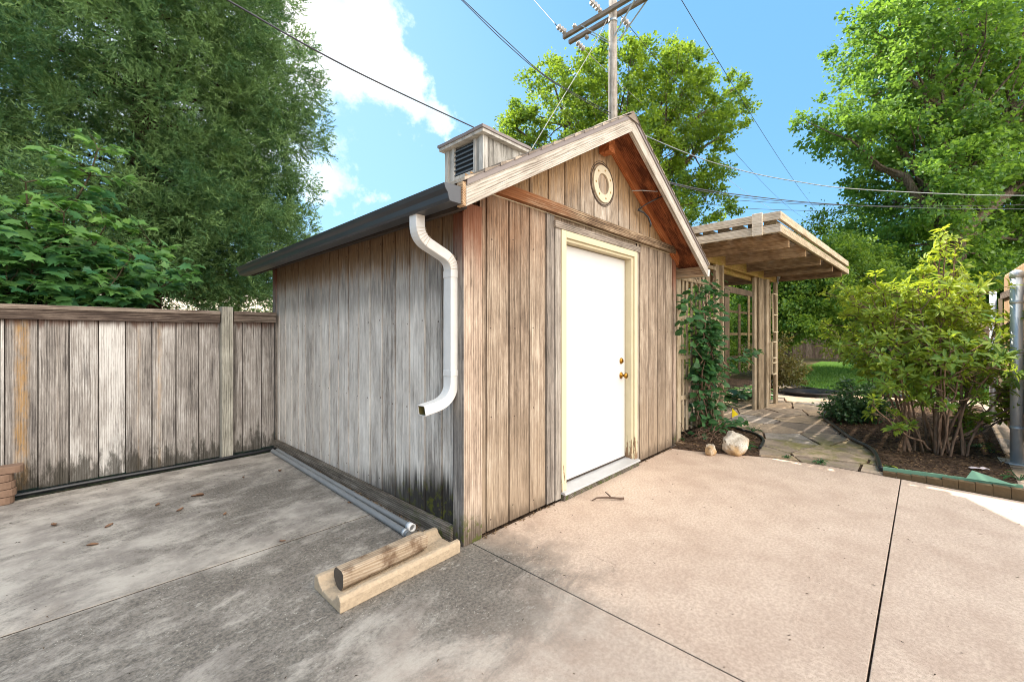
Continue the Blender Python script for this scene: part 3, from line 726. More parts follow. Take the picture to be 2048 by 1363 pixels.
# ring ornament in the gable
def ring(b, cx, cz, ro, ri, y0, y1, n=48):
    vs = []
    for (r, y) in ((ro,y1),(ro,y0),(ri,y0),(ri,y1)):
        for k in range(n):
            t = 2*PI*k/n; vs.append((cx+r*math.cos(t), y, cz+r*math.sin(t)))
    fs = [(i*n+k, i*n+(k+1)%n, ((i+1)%4)*n+(k+1)%n, ((i+1)%4)*n+k) for i in range(4) for k in range(n)]
    b.add(vs, fs)
b = MB(); ring(b, 1.565, 2.652, .163, .092, -.020, -.0045); rg = b.build('ring_ornament', M_ring, shed, .003)
for k in range(7):
    t = .5 + 2*PI*k/7; s_ = MB(); s_.lathe((1.565+.127*math.cos(t), -.020, 2.652+.127*math.sin(t)), (0,-1,0), [(0,.010),(.002,.009),(.0025,0)], 10); s_.build('screw', M_screw, rg)
b = MB(); ring(b, 1.565, 2.652, .188, .178, -.0075, -.0042); ring(b, 1.565, 2.655, .200, .196, -.0072, -.0042); b.build('scribed_ring', M_scribe, shed)
# roof
YF, YR = -.30, YB+.12
EL, ER = -.285, 3.395
for nm, e, s_ in (('roof_slope', EL, -1), ('roof_slope', ER, 1)):
    b = MB(); rows = 15
    for i in range(rows):
        x0 = e + (XM-e)*i/rows; x1 = e + (XM-e)*(i+1)/rows
        if i == 0: x0 = e + s_*.025
        z0, z1 = roof_z(x0), roof_z(x1)
        n_ = 22
        for k in range(n_):           # shingle tabs with slightly uneven butts
            ya = YF-.015 + (YR+.015-YF+.015)*k/n_; yb = YF-.015 + (YR+.03-YF)*(k+1)/n_
            lift = .012 + rnd.uniform(-.003,.004)
            b.add([(x0,ya,z0-.006),(x0,yb,z0-.006),(x0,yb,z0+lift),(x0,ya,z0+lift),(x1,yb,z1+.001),(x1,ya,z1+.001)],
                  [(0,1,2,3),(3,2,4,5),(0,3,5),(1,4,2)])
    o = b.build(nm, M_shingle, shed)
b = MB()
for s_, e in ((-1,EL),(1,ER)):
    b.add([(e,YF+.02,roof_z(e)-.03),(XM,YF+.02,roof_z(XM)-.03),(XM,YF+.02,roof_z(XM)-.004),(e,YF+.02,roof_z(e)-.004),
           (e,YR,roof_z(e)-.03),(XM,YR,roof_z(XM)-.03),(XM,YR,roof_z(XM)-.004),(e,YR,roof_z(e)-.004)],
          [(0,1,2,3),(7,6,5,4),(0,4,5,1),(3,2,6,7),(0,3,7,4)])
b.build('soffit', M_soffit, shed)
b = MB(); n_ = 24
for k in range(n_):
    ya = YF-.015+(YR-YF+.03)*k/n_; yb = ya+(YR-YF+.03)/n_+.02
    z = roof_z(XM)+.012+.004*(k%2)
    b.add([(XM-.13,ya,z-.075),(XM,ya,z+.006),(XM+.13,ya,z-.075),(XM-.13,yb,z-.072),(XM,yb,z+.008),(XM+.13,yb,z-.072)], [(0,1,4,3),(1,2,5,4),(0,2,1),(3,4,5)])
b.build('ridge_cap', M_shingle, shed)
def rakeboard(e, zoff0, zoff1, y0, y1, mat, name, xi=XM, bev=.002):
    b = MB(); p = [(e, roof_z(e)+zoff0), (xi, roof_z(xi)+zoff0), (xi, roof_z(xi)+zoff1), (e, roof_z(e)+zoff1)]
    b.prism(p, 'y', y0, y1); return b.build(name, mat, shed, bev)
for e, xi in ((EL, XM-.0015), (ER, XM+.0015)):
    rakeboard(e, -.150, -.036, YF, YF+.036, M_rake, 'rake_board', xi)
    rakeboard(e, -.036, .004, YF-.008, YF+.02, M_drip, 'drip_edge', xi, .0)
    rakeboard(e+(.27 if e < 1 else -.20), -.125, -.032, -.046, -.006, M_rafter, 'gable_rafter', xi)
b = MB(); b.box(XM-.05,XM+.05,-.11,-.005,roof_z(XM)-.27,roof_z(XM)-.09); b.build('ridge_beam', M_rafter, shed, .004)
# eaves
b = MB(); b.box(EL+.006,EL+.035,YF+.037,YR,roof_z(EL)-.15,roof_z(EL)-.034); b.build('eave_fascia', M_darksoff, shed)
b = MB(); b.box(ER-.04,ER-.004,YF+.037,YR,roof_z(ER)-.115,roof_z(ER)-.034); b.box(ER-.05,ER-.002,YF+.038,YR,roof_z(ER)-.15,roof_z(ER)-.118); b.build('eave_fascia', M_eaveend, shed)
# rake end block at the left eave
b = MB(); b.box(EL-.024,EL-.002,YF+.002,YF+.05,roof_z(EL)-.15,roof_z(EL)-.02); b.build('fascia_end', M_eaveend, shed, .002)
# gutter (dark, left): K profile
def gutter(name, xs, y0, y1, mat, capm, dz0=0, dz1=0):
    b = MB(); outer = xs; t = .0035
    n = len(outer); vs = []
    for (y, dz) in ((y0,dz0),(y1,dz1)):
        for (x,z) in outer: vs.append((x,y,z+dz))
    fs = [(i,i+1,i+1+n,i+n) for i in range(n-1)]
    b.add(vs, fs); o = b.build(name, mat, shed)
    m = o.modifiers.new('solid','SOLIDIFY'); m.thickness = .004; m.offset = 0
    c = MB(); c.prism(outer, 'y', y0-.003, y0+.001); c.build('gutter_cap', capm, o); c = MB(); c.prism([(x,z+dz1) for x,z in outer], 'y', y1-.001, y1+.003); c.build('gutter_cap', capm, o)
    return o
gx0 = EL-.026
gut = gutter('gutter', [(gx0,2.085),(gx0,1.995),(gx0-.075,1.995),(gx0-.082,2.008),(gx0-.088,2.035),(gx0-.104,2.055),(gx0-.112,2.078),(gx0-.100,2.083)], -.285, 3.50, M_black, M_blackcap, 0, -.02)
gut2 = gutter('gutter', [(ER+.002,2.075),(ER+.002,1.99),(ER+.07,1.99),(ER+.085,2.03),(ER+.10,2.065),(ER+.09,2.07)], -.29, 3.50, M_whitemetal, M_whitemetal)
# downspout: swept rectangle in the XZ plane
def sweep_xz(b, pts, yc, wy, th):
    vs = []
    for i, (x,z) in enumerate(pts):
        a = Vector(pts[max(i-1,0)]); c_ = Vector(pts[min(i+1,len(pts)-1)]); d = (c_-a).normalized(); nn = Vector((-d.y, d.x))
        for (i1, j1) in ((-1,-1),(1,-1),(1,1),(-1,1)): vs.append((x+nn.x*i1*th/2, yc+j1*wy/2, z+nn.y*i1*th/2))
    fs = []
    for i in range(len(pts)-1):
        for k in range(4): fs.append((i*4+k, i*4+(k+1)%4, (i+1)*4+(k+1)%4, (i+1)*4+k))
    b.add(vs, fs)
def arc(p0, p1, p2, r, n=7):
    a, b_, c_ = Vector(p0), Vector(p1), Vector(p2)
    d1 = (a-b_).normalized(); d2 = (c_-b_).normalized(); q0 = b_+d1*r; q2 = b_+d2*r
    return [tuple(q0*(1-t)**2 + b_*2*t*(1-t) + q2*t*t) for t in [k/n for k in range(n+1)]]
A0, A1, A2, A3, A4 = (-.345,1.995), (-.345,1.865), (-.094,1.765), (-.094,.895), (-.315,.858)
dp = [A0] + arc(A0,A1,A2,.075) + arc(A1,A2,A3,.075) + arc(A2,A3,A4,.13,10) + [A4]
b = MB(); sweep_xz(b, dp, .068, .074, .062); ds = b.build('downspout', M_whitemetal, shed, .006)
m_ = ds.modifiers.new('solid','SOLIDIFY'); m_.thickness = .004; m_.offset = -1
for i in (0,):
    pass
b = MB()
def collar(b, z0, z1): b.box(-.128,-.060,.028,.108,z0,z1)
collar(b, 1.655, 1.70); b.build('collar', M_whitemetal, ds, .004); b = MB(); collar(b, 1.045,1.085); b.build('collar', M_whitemetal, ds, .004)
b = MB(); sweep_xz(b, [(-.25,.868),(-.312,.8585)], .068, .062, .051); b.build('pipe_lining', M_ds_in, ds)
M_crimp = plain('crimp shade metal', S(190,172,146), .6)
for lo_, hi_ in ((2,7),(11,16)):
    b = MB(); pv = []
    for i in range(lo_, hi_+1):
        x, z = dp[i]; q = Vector(dp[i+1])-Vector(dp[i-1]); q.normalize(); nn = Vector((-q.y,q.x)); sg = 1 if (i-lo_) % 2 else -1
        pv += [(x+nn.x*.0325*sg, .0302, z+nn.y*.0325*sg), (x-nn.x*.0325*sg, .0302, z-nn.y*.0325*sg)]
    b.tube(pv, .0013, 4); b.build('crimp', M_crimp, ds)
# cupola
cu0, cu1, cv0, cv1 = 1.25, 1.86, 1.23, 1.84
cup = MB()
for ax in range(2):
    for s_ in (0, 1):
        nb = 4
        for k in range(nb):
            if ax == 0:
                y0 = cv0+(cv1-cv0)*k/nb; y1 = cv0+(cv1-cv0)*(k+1)/nb-.004; x = cu0 if s_ == 0 else cu1
                if s_ == 0 and k in (1,2): continue
                cup.box(x-.006 if s_ else x, x if s_ else x+.012, y0, y1, 2.95, 3.40, rnd.random())
            else:
                x0 = cu0+.012+(cu1-cu0-.024)*k/nb; x1 = cu0+.012+(cu1-cu0-.024)*(k+1)/nb-.004; y = cv0 if s_ == 0 else cv1
                cup.box(x0, x1, y+.002 if s_ == 0 else y-.012, y+.012 if s_ == 0 else y-.002, 2.95, 3.40, rnd.random())
cup.box(cu0+.014,cu1-.02,cv0+.014,cv1-.02,2.95,3.38,.2)
cupo = cup.build('cupola', M_cup, shed)
b = MB()
for (x,y) in ((cu0,cv0),(cu0,cv1),(cu1,cv0),(cu1,cv1)):
    b = MB(); sx, sy = (1 if x == cu0 else -1), (1 if y == cv0 else -1)
    b.box(min(x-sx*.014,x+sx*.055), max(x-sx*.014,x+sx*.055), min(y-sy*.014,y), max(y-sy*.014,y), 2.97, 3.40, .9)
    b.build('corner_trim', M_cup, cupo, .002); b = MB()
    b.box(min(x-sx*.0145,x), max(x-sx*.0145,x), min(y+sy*.001,y+sy*.05), max(y+sy*.001,y+sy*.05), 2.97, 3.40, .8); b.build('corner_trim', M_cup, cupo, .002)
lv = MB(); ly0, ly1, lz0, lz1 = cv0+.14, cv0+.46, 3.06, 3.37
lv.box(cu0+.008,cu0+.012,ly0,ly1,lz0,lz1); lo = lv.build('louver', M_louver, cupo)
b = MB(); b.box(cu0-.012,cu0+.01,ly0-.035,ly0,lz0-.04,3.395,.9); b.box(cu0-.012,cu0+.01,ly1,ly1+.035,lz0-.04,3.395,.85); b.box(cu0-.0115,cu0+.01,ly0,ly1,lz0-.04,lz0,.9); b.build('louver_frame', M_cup, cupo, .002)
b = MB()
for k in range(6):
    z = lz0+.012+k*.051
    b.add([(cu0-.01,ly0,z),(cu0-.01,ly1,z),(cu0+.014,ly1,z+.032),(cu0+.014,ly0,z+.032),(cu0-.01,ly0,z+.006),(cu0-.01,ly1,z+.006),(cu0+.014,ly1,z+.038),(cu0+.014,ly0,z+.038)],
          [(0,1,2,3),(7,6,5,4),(0,4,5,1),(2,6,7,3)])
b.build('slat', plain('louver slat', S(84,90,94), .6), lo)
b = MB(); e_ = .062
b.box(cu0-e_,cu1+e_,cv0-e_,cv1+e_,3.392,3.428,.95); b.build('cupola_fascia', M_cup, cupo, .003)
b = MB(); o_ = .075; cx_, cy_ = (cu0+cu1)/2, (cv0+cv1)/2
def sag(x0,y0,x1,y1,n=8):
    return [(x0+(x1-x0)*k/n, y0+(y1-y0)*k/n) for k in range(n)]
rimp = sag(cu0-o_,cv0-o_,cu1+o_,cv0-o_)+sag(cu1+o_,cv0-o_,cu1+o_,cv1+o_)+sag(cu1+o_,cv1+o_,cu0-o_,cv1+o_)+sag(cu0-o_,cv1+o_,cu0-o_,cv0-o_)
rz = [3.4285+.003*math.sin(k*1.9) for k in range(len(rimp))]
n_ = len(rimp)
vs = [(x,y,z) for (x,y),z in zip(rimp,rz)] + [(x,y,z+.03) for (x,y),z in zip(rimp,rz)] + [(cx_+(x-cx_)*.5,cy_+(y-cy_)*.5,3.50) for (x,y) in rimp] + [(cx_,cy_,3.53)]
fs = [tuple(range(n_))[::-1]] + [(k,(k+1)%n_,n_+(k+1)%n_,n_+k) for k in range(n_)] + [(n_+k,n_+(k+1)%n_,2*n_+(k+1)%n_,2*n_+k) for k in range(n_)] + [(2*n_+k,2*n_+(k+1)%n_,3*n_) for k in range(n_)]
b.add(vs, fs); b.build('cupola_roof', M_drip, cupo)

# ------------------------------------------------------------------ left fence
fence = thing('board_fence', 'weathered grey vertical board fence meeting the shed at the left', 'fence', (-1.5, 3.3, 0))
def fence_panel(name, xs, y, z0, z1, mat, parent, params, th=.018, gap=.009):
    me_b = MB(); st = [0]*6; sa = [0]*6; me_b.box(xs[0][0], xs[-1][1], y+th+.006, y+th+.012, z0+.01, z1-.03, .0)  # dark backing sheet added behind the boards to block light in the gaps
    for (x0, x1), (t, sp, am) in zip(xs, params):
        lean = rnd.uniform(-.003,.003)
        me_b.box(x0+gap/2, x1-gap/2, y+rnd.uniform(0,.006), y+th+.005, z0+rnd.uniform(-.005,.01), z1, t); st += [sp]*6; sa += [am]*6
    o = me_b.build(name, mat, parent)
    for nm, arr in (('stripe', st), ('stripeamt', sa)):
        a = o.data.attributes.new(nm, 'FLOAT', 'FACE'); a.data.foreach_set('value', arr)
    return o
bx = [-2.105,-2.08,-1.901,-1.72,-1.538,-1.357,-1.169,-.986,-.802,-.617]
prm = [(.85,0,0),(.35,-1.99,.95),(.30,-1.79,.10),(.62,-1.63,.0),(.97,0,0),(.48,-1.265,.16),(.52,-1.115,.32),(.40,0,0),(.45,0,0)]
lx = [-2.105-.182*k for k in range(12, 0, -1)]
bx2 = lx + bx; prm2 = [(rnd.uniform(.25,.8), 0, 0) for _ in lx] + prm
fence_panel('board_panel', list(zip(bx2[:-1],bx2[1:])), 3.30, .02, 1.47, M_fence, fence, prm2)
xs2 = [-.505,-.408,-.223,-.088]
fence_panel('board_panel', list(zip(xs2[:-1],xs2[1:])), 3.30, .03, 1.47, M_fence, fence, [(.5,0,0),(.55,0,0),(.42,0,0)])
b = MB(); b.box(-4.4,-.622,3.262,3.298,1.43,1.515,.35); b.box(-.50,-.085,3.264,3.298,1.445,1.52,.75); b.build('top_rail', M_fencerail, fence, .003)
b = MB(); b.box(-4.4,-.622,3.25,3.35,1.5155,1.553,.9); b.box(-.50,-.085,3.252,3.35,1.5205,1.558,.8); b.build('cap_rail', M_fencerail, fence, .004)
b = MB(); b.box(-4.4,-.09,3.325,3.36,.25,.34,.3); b.build('back_rail', M_fencerail, fence)
b = MB(); b.box(-.615,-.512,3.236,3.335,.0,1.60,.5); b.build('post', M_fencepost, fence, .004)
b = MB(); b.box(-3.1,-3.0,3.3265,3.42,.0,1.60,.5); b.build('post', M_fencepost, fence, .004)
# black strip at the foot of the fence
b = MB(); b.tube([(x, 3.235+.02*math.sin(x*2.1)-.06*max(0,(-x-1.4)), .012) for x in np.linspace(-2.9,-.1,24)], .016, 6)
tag(b.build('edging_strip', M_plastic), 'black edging strip along the foot of the left fence', 'edging')
# pavers stacked at the left
for k in range(5):
    b = MB(); w = .40 - .0*k; x0, y1 = -2.48, 3.16
    dx = [.05,.062,.056,.045,.075][k]; z0 = k*.058
    ln = .44 if k == 4 else .415
    pts = [(x0,y1-.11+dx*.1)] + [(x0+ln-.045+.045*math.sin(t), y1-.055-.055*math.cos(t)) for t in np.linspace(0,PI,7)] + [(x0,y1)]
    pts = [(px_+dx, py_) for px_, py_ in pts]
    pts = [(a_+0.0, c_-.03+.01*(k==4)) for a_, c_ in pts]
    b.prism(pts, 'z', z0+.001, z0+.056)
    lab = ['bottom tan edging paver of the stack at the left fence','second tan paver from the bottom of the left stack, with a pale smear','middle tan paver in the stack of five by the left fence','fourth tan paver up, just under the jutting top one','top tan paver jutting out over the stack at the left fence'][k]
    tag(b.build('edging_paver', M_brick, None, .006), lab, 'paver', 'stacked edging pavers')

# ------------------------------------------------------------------ things by the shed
for k, (p, q, lab) in enumerate((((-.118,3.12,.022),(-.165,.40,.022),'grey plastic pipe with white collar lying against the shed baseboard'),
                         ((-.165,3.12,.022),(-.235,.325,.022),'grey plastic pipe lying outermost on the concrete beside the shed'))):
    P_, Q_ = Vector(p), Vector(q); d_ = (Q_-P_).normalized()
    o = thing('plastic_pipe', lab, 'pipe', tuple((P_+Q_)/2), 'grey pipes along the shed')
    b = MB(); mid = (P_+Q_)/2+Vector((.012*(1 if k else -1),0,0))
    pts = [P_*(1-t)**2+mid*2*t*(1-t)+Q_*t*t for t in np.linspace(0,1,9)]
    b.tube(pts, .021, 14, False); b.tube([pts[-1],pts[-1]-d_*.001], .018, 14, True); b.build('pipe_body', M_pvc, o)
    if k == 0:
        b = MB(); b.lathe(Q_-d_*.035, d_, [(0,.0205),(0,.027),(.05,.027),(.05,.020),(.03,.020),(.029,0)], 18); b.build('collar', M_pvcw, o)
    else:
        b = MB(); b.lathe(Q_-d_*.06, d_, [(0,.0213),(0,.0235),(.03,.0235),(.03,.0213)], 18); b.build('collar', M_galv, o)
# splash block
prof = [(-.085,.0),(-.088,.055),(-.078,.074),(-.050,.076),(-.034,.052),(.0,.030),(.11,.030),(.150,.052),(.168,.076),(.200,.076),(.212,.058),(.212,.0)]
b = MB(); n_ = len(prof); xs_ = np.linspace(-.872,-.125,16); vs = []
for i, x in enumerate(xs_):
    tp = 1-.10*i/15
    for (y,z) in prof: vs.append((x, .06+(y-.06)*tp + .012*i/15, z + (rnd.uniform(-.0015,.0015) if z > .01 else 0)))
fs = [(i*n_+k, i*n_+(k+1)%n_, (i+1)*n_+(k+1)%n_, (i+1)*n_+k) for i in range(15) for k in range(n_)] + [tuple(range(n_))[::-1], tuple(range(15*n_,16*n_))]
b.add(vs, fs); tag(b.build('splash_block', M_splash, None, .006), 'tan concrete splash block lying at the near corner of the shed', 'splash block')
lg = thing('timber_log', 'short round landscape timber lying in the concrete splash block', 'log', (-.52,.09,.03))
b = MB(); n_ = 16; p0, p1 = Vector((-.81,.062,.087)), Vector((-.285,.092,.087)); vs = []; rows = 14
for i in range(rows):
    t = i/(rows-1); p = p0.lerp(p1,t)
    for k in range(n_):
        a = 2*PI*k/n_+.2; r = .055+.003*math.sin(3*a+1)
        if math.sin(a) > .80: r = .80*.055/math.sin(a)
        if math.cos(a) < -.86: r = .86*.055/-math.cos(a)
        r *= 1+.015*math.sin(7*t+k)+rnd.uniform(-.006,.006)
        if i == rows-1: r *= .9
        vs.append((p.x, p.y+r*math.cos(a), p.z+r*math.sin(a)))
b.add(vs, [(i*n_+k,i*n_+(k+1)%n_,(i+1)*n_+(k+1)%n_,(i+1)*n_+k) for i in range(rows-1) for k in range(n_)] + [tuple(range((rows-1)*n_,rows*n_))])
b.build('log_side', M_logwood, lg)
b = MB(); b.add([Vector(v)+Vector((-.0005,0,0)) for v in vs[:n_]], [tuple(range(n_))[::-1]]); b.build('log_end', M_logend, lg)
# twig
tw = MB(); q = Vector((1.19,-.30,.008))
tw.tube([q+Vector(p) for p in ((-.12,.09,.004),(-.07,.075,.016),(0,.02,.014),(.06,-.05,.008),(.085,-.075,.008))], [.004,.006,.007,.008,.009], 7)
tw.tube([q+Vector(p) for p in ((.02,.0,.012),(.035,.035,.024),(.03,.06,.04))], [.006,.005,.004], 6)
tag(tw.build('twig', M_twig), 'small forked brown twig on the concrete before the door', 'twig')
# dry leaves on the slab
leafspots = [(395,990,'largest tan dry leaf on the concrete slab left of the shed',.075),(108,1048,'brown dry leaf nearest the left frame edge on the slab',.06),(315,1008,'small curled brown leaf on the slab below the fence',.05),(360,1018,'thin dark twig-like leaf in mid slab left of the shed',.05),
             (218,1050,'dull brown leaf near the crack on the left slab',.05),(185,1088,'flat grey brown leaf on the pale part of the slab',.05),(560,940,'pale brown leaf near the far end of the pipes',.055),(487,953,'dark dry leaf between fence and shed on the slab',.04),
             (703,1003,'tan leaf beside the grey pipes at the slab joint',.05),(565,1080,'reddish dry leaf at the joint of the left slabs',.03),(450,1026,'small brown leaf in the mildewed middle of the slab',.035)]
for i,(px,py,lab,L) in enumerate(leafspots):
    g = gnd(px,py,.008); a = rnd.uniform(0,PI); b = MB(); vs = []
    for t in np.linspace(0,1,6):
        w = .32*L*math.sin(PI*min(.98,t+.02))+.002
        for s_ in (-1,0,1):
            u_, v_ = (t-.5)*L*1.15, s_*w*.8
            vs.append((g.x+u_*math.cos(a)-v_*math.sin(a), g.y+u_*math.sin(a)+v_*math.cos(a), .003+abs(s_)*L*.16*(1+.4*math.sin(5*t+i))+.1*L*(t-.5)**2))
    fs = [(r*3+c_, r*3+c_+1, r*3+c_+4, r*3+c_+3) for r in range(5) for c_ in range(2)]
    b.add(vs, fs, 0, True); tag(b.build('dry_leaf', M_dryleaf), lab, 'leaf', 'dry leaves on the concrete')
# rocks
def rock(name, loc, s, seed, lab):
    bm = bmesh.new(); bmesh.ops.create_icosphere(bm, subdivisions=4, radius=1)
    from mathutils import noise as mn
    rr = random.Random(seed); planes = [(Vector((rr.gauss(0,1),rr.gauss(0,1),rr.gauss(0,.8))).normalized(), rr.uniform(.62,.9)) for _ in range(11)]
    for v in bm.verts:
        p = v.co.copy()
        for nn, dd in planes:
            e = p.dot(nn)-dd
            if e > 0: p -= nn*e*.85
        p *= 1+.16*mn.noise(p*1.7+Vector((seed,0,0)))+.06*mn.noise(p*5+Vector((0,seed,0)))+.02*mn.noise(p*13)
        v.co = Vector((p.x*s[0], p.y*s[1], p.z*s[2]+s[2]*.72))
        if v.co.z < 0: v.co.z *= .2
    me = bpy.data.meshes.new(name); bm.to_mesh(me); bm.free(); me.materials.append(M_rock)
    me.polygons.foreach_set('use_smooth', [True]*len(me.polygons))
    o = link(name, me); o.location = loc; o.rotation_euler = (0,0,seed); tag(o, lab, 'rock', 'rocks by the path'); return o
rock('garden_rock', (3.30,-.62,.0), (.155,.135,.145), 3, 'big pale limestone rock by the shed corner')
rock('garden_rock', (3.07,-.44,.0), (.065,.06,.075), 5, 'fist sized tan rock beside the big pale rock')
# yellow flag
fl = thing('marker_flag', 'small yellow marker flag on a thin wire beside the stone path', 'flag', (4.55,-.23,0))
b = MB(); b.tube([(4.55,-.23,-.02),(4.552,-.232,.30)], .0028, 6); b.build('flag_wire', M_wire, fl)
b = MB(); f0 = (4.552,-.232)
b.add([(f0[0],f0[1],.30),(f0[0]+.012,f0[1]-.03,.265),(f0[0]+.035,f0[1]-.075,.215),(f0[0]+.01,f0[1]-.03,.19),(f0[0],f0[1],.165)], [(0,1,3,4),(1,2,3)]); o = b.build('flag_sheet', M_flag, fl)
m_ = o.modifiers.new('solid','SOLIDIFY'); m_.thickness = .001
# bed edging
ed = MB(); ed.tube([(x,y,.035) for x,y in edge_curve], .018, 8)
tag(ed.build('bed_edging', M_plastic), 'black plastic edging curving round the mulch bed of the bush', 'edging', 'black bed edgings')
ed = MB(); ed.tube([(x,y,.03) for x,y in curve_pts([tuple(gnd(*p)[:2]) for p in ((1520,900),(1527,884),(1512,872),(1480,862),(1440,850))])], .016, 8)
tag(ed.build('bed_edging', M_plastic), 'short black edging loop beside the big pale rock', 'edging', 'black bed edgings')
ed = MB(); ed.tube([(x,y,.045) for x,y in curve_pts([(10.15,-2.6),(10.05,-.6),(11.05,.25),(12.5,.55),(14.3,1.2)])], .045, 8)
tag(ed.build('bed_edging', M_plastic), 'black edging along the near side of the lawn', 'edging', 'black bed edgings')
b = MB(); b.lathe((9.35,-.35,0), (0,0,1), [(-.02,.42),(.06,.46),(.085,.50),(.095,.49),(.07,.44),(.0,.38),(-.0,0)], 32)
tag(b.build('pond_tub', M_plastic), 'round black plastic tub sunk in the ground at the lawn edge', 'tub')
# curb and green edging at the bed
b = MB(); x0, y0, x1, y1 = 3.455,-1.83, 3.415,-2.70
for k in range(9):
    ta, tb = k/9, (k+1)/9-.0015
    ya, yb = y0+(y1-y0)*ta, y0+(y1-y0)*tb; xa, xb = x0+(x1-x0)*ta, x0+(x1-x0)*tb; h = .042+.05*ta+rnd.uniform(-.006,.006)
    b.prism([(xa,ya),(xb,yb),(xb+.06,yb),(xa+.06,ya)], 'z', -.02, h)
tag(b.build('curb_stones', M_curb, None, .003), 'mossy low curb of stones between slab and mulch bed', 'curb')
b = MB(); n_=10
for k in range(n_):
    ta, tb = k/n_, (k+1)/n_; ya, yb = y0+(y1+.03-y0)*ta, y0+(y1+.03-y0)*tb; xa, xb = x0+.066-.04*ta, x0+.066-.04*tb; h0, h1 = .062+.045*ta, .062+.045*tb
    b.add([(xa,ya,.0),(xb,yb,.0),(xb+.004,yb,h1),(xa+.004,ya,h0),(xa+.016,ya,h0),(xb+.016,yb,h1)], [(0,1,2,3),(3,2,5,4)])
b.add([(3.49,-2.36,.09),(3.47,-2.64,.10),(3.56,-2.40,.15)], [(0,1,2)])
o = b.build('metal_edging', M_green); m_ = o.modifiers.new('solid','SOLIDIFY'); m_.thickness = .003
tag(o, 'green metal edging strip with a bent triangular flap on the mulch bed', 'edging')
g = gnd(1958,938,.03); b = MB(); vs=[]
for i in range(6):
    for j in range(4): vs.append((g.x+(i-2.5)*.02*.6-(j-1.5)*.02, g.y-(i-2.5)*.024-(j-1.5)*.008, .035+rnd.uniform(0,.016)))
b.add(vs, [(i*4+j,i*4+j+1,i*4+j+5,i*4+j+4) for i in range(5) for j in range(3)]); tag(b.build('paper_scrap', M_paper), 'crumpled pale paper scrap on the mulch under the bush', 'paper')
b = MB(); b.beam((5.35,-2.25,.035),(6.15,-2.62,.04),.07,.035); tag(b.build('wood_plank', M_eaveend, None, .003), 'tan wooden plank lying in the mulch behind the bush stems', 'plank')

# ------------------------------------------------------------------ right fence, metal posts
gt = thing('gate_fence', 'sunlit tan board fence at the right edge behind the metal post', 'fence', (6.6,-2.98,0))
xs3 = [(7.30-.145*k-.14, 7.30-.145*k) for k in range(20)]
fence_panel('board_panel', sorted(xs3), -3.0, .06, 2.14, M_gatefence, gt, [(rnd.random(),0,0) for _ in xs3], th=.015, gap=.006)
for o in gt.children: o.location.y = 0
b = MB(); b.box(4.4,7.32,-2.978,-2.94,1.80,1.89,.5); b.box(4.4,7.32,-2.978,-2.94,.45,.54,.5); b.build('rail', M_fencerail, gt, .003)
mp = thing('metal_post', 'thick galvanized steel post on a base plate at right foreground', 'post', (4.86,-2.80,0), 'metal posts at the right')
b = MB(); b.tube([(4.86,-2.80,.0),(4.86,-2.80,1.92)], .046, 24); b.build('post_pipe', M_galv, mp)
b = MB(); b.lathe((4.86,-2.80,1.88),(0,0,1),[(0,.046),(0,.052),(.05,.052),(.07,.04),(.085,.0)],24); b.build('post_cap', M_galv, mp)
for z in (.35,1.12,1.62):
    b = MB(); b.lathe((4.86,-2.80,z),(0,0,1),[(0,.046),(0,.05),(.03,.05),(.03,.046)],24); b.build('clamp_band', M_galv, mp)
b = MB(); b.box(4.74,4.98,-2.92,-2.68,.004,.022); b.build('base_plate', M_galv, mp, .003)
mp = thing('metal_post', 'slim pale metal post backed by a board beyond the bush', 'post', (7.95,-2.93,0), 'metal posts at the right')
b = MB(); b.tube([(7.95,-2.93,0),(7.95,-2.93,1.93)], .038, 16); b.build('post_pipe', M_galv, mp)
b = MB(); b.lathe((7.95,-2.93,1.93),(0,0,1),[(0,.042),(.03,.042),(.05,.0)],16); b.build('post_cap', M_galv, mp)
b = MB(); b.box(7.88,7.97,-3.02,-2.985,.05,1.85,.5); b.build('backing_board', M_gatefence, mp)

# ------------------------------------------------------------------ pergola
pg = thing('pergola', 'tan wooden pergola with slatted roof and lattice sides behind the shed', 'pergola', (3.62,0,0))
PX0, PX1, PYF, PYB = 3.62, 8.12, -1.0, 3.1
ZB, ZT = 2.305, 2.46
def pbox(name, mat, *a, bev=.003, tint=None):
    b = MB(); b.box(*a, tint if tint is not None else rnd.random()); return b.build(name, mat, pg, bev)
pbox('beam', M_pergx, 3.95,7.66,.03,.068,ZB,ZT)
pbox('beam', M_pergx, 4.1,7.6,.118,.156,ZB-.06,ZT-.06)
pbox('beam', M_pergx, 3.7,8.0,1.48,1.518,ZB,ZT)
for x in (4.13,4.98,5.92,6.85,7.70):
    pbox('joist', M_pergy, x-.019,x+.019,PYF+.04,PYB,2.330,2.512)
pbox('edge_board', M_pergpale, PX0-.02,PX0+.018,PYF,PYB,2.418,2.508)
pbox('edge_board', M_pergpale, PX0-.02,PX0+.018,PYF,PYB,2.556,2.644)
pbox('fascia', M_pergpalex, PX0+.019,PX1,PYF,PYF+.038,2.418,2.508)
pbox('fascia', M_pergpalex, PX0+.019,PX1,PYF,PYF+.038,2.556,2.644)
pbox('edge_board', M_pergpale, PX1+.001,PX1+.038,PYF,PYB,2.418,2.508)
pbox('edge_cleat', M_pergpale, PX0-.058,PX0-.0205,PYF+.17,PYF+.27,2.405,2.652)
y = PYF+.045; k = 0
while y < PYB-.1:
    w = (.118,.118,.113,.12)[k%4]; g_ = (.046,.052,.042,.056,.048)[k%5]; k += 1
    if y > 1.35: w, g_ = .115, (.05,.066,.045)[k%3]
    pbox('slat', M_slat, PX0-.012,PX1,y,y+w,2.5130,2.5535, bev=0); y += w+g_
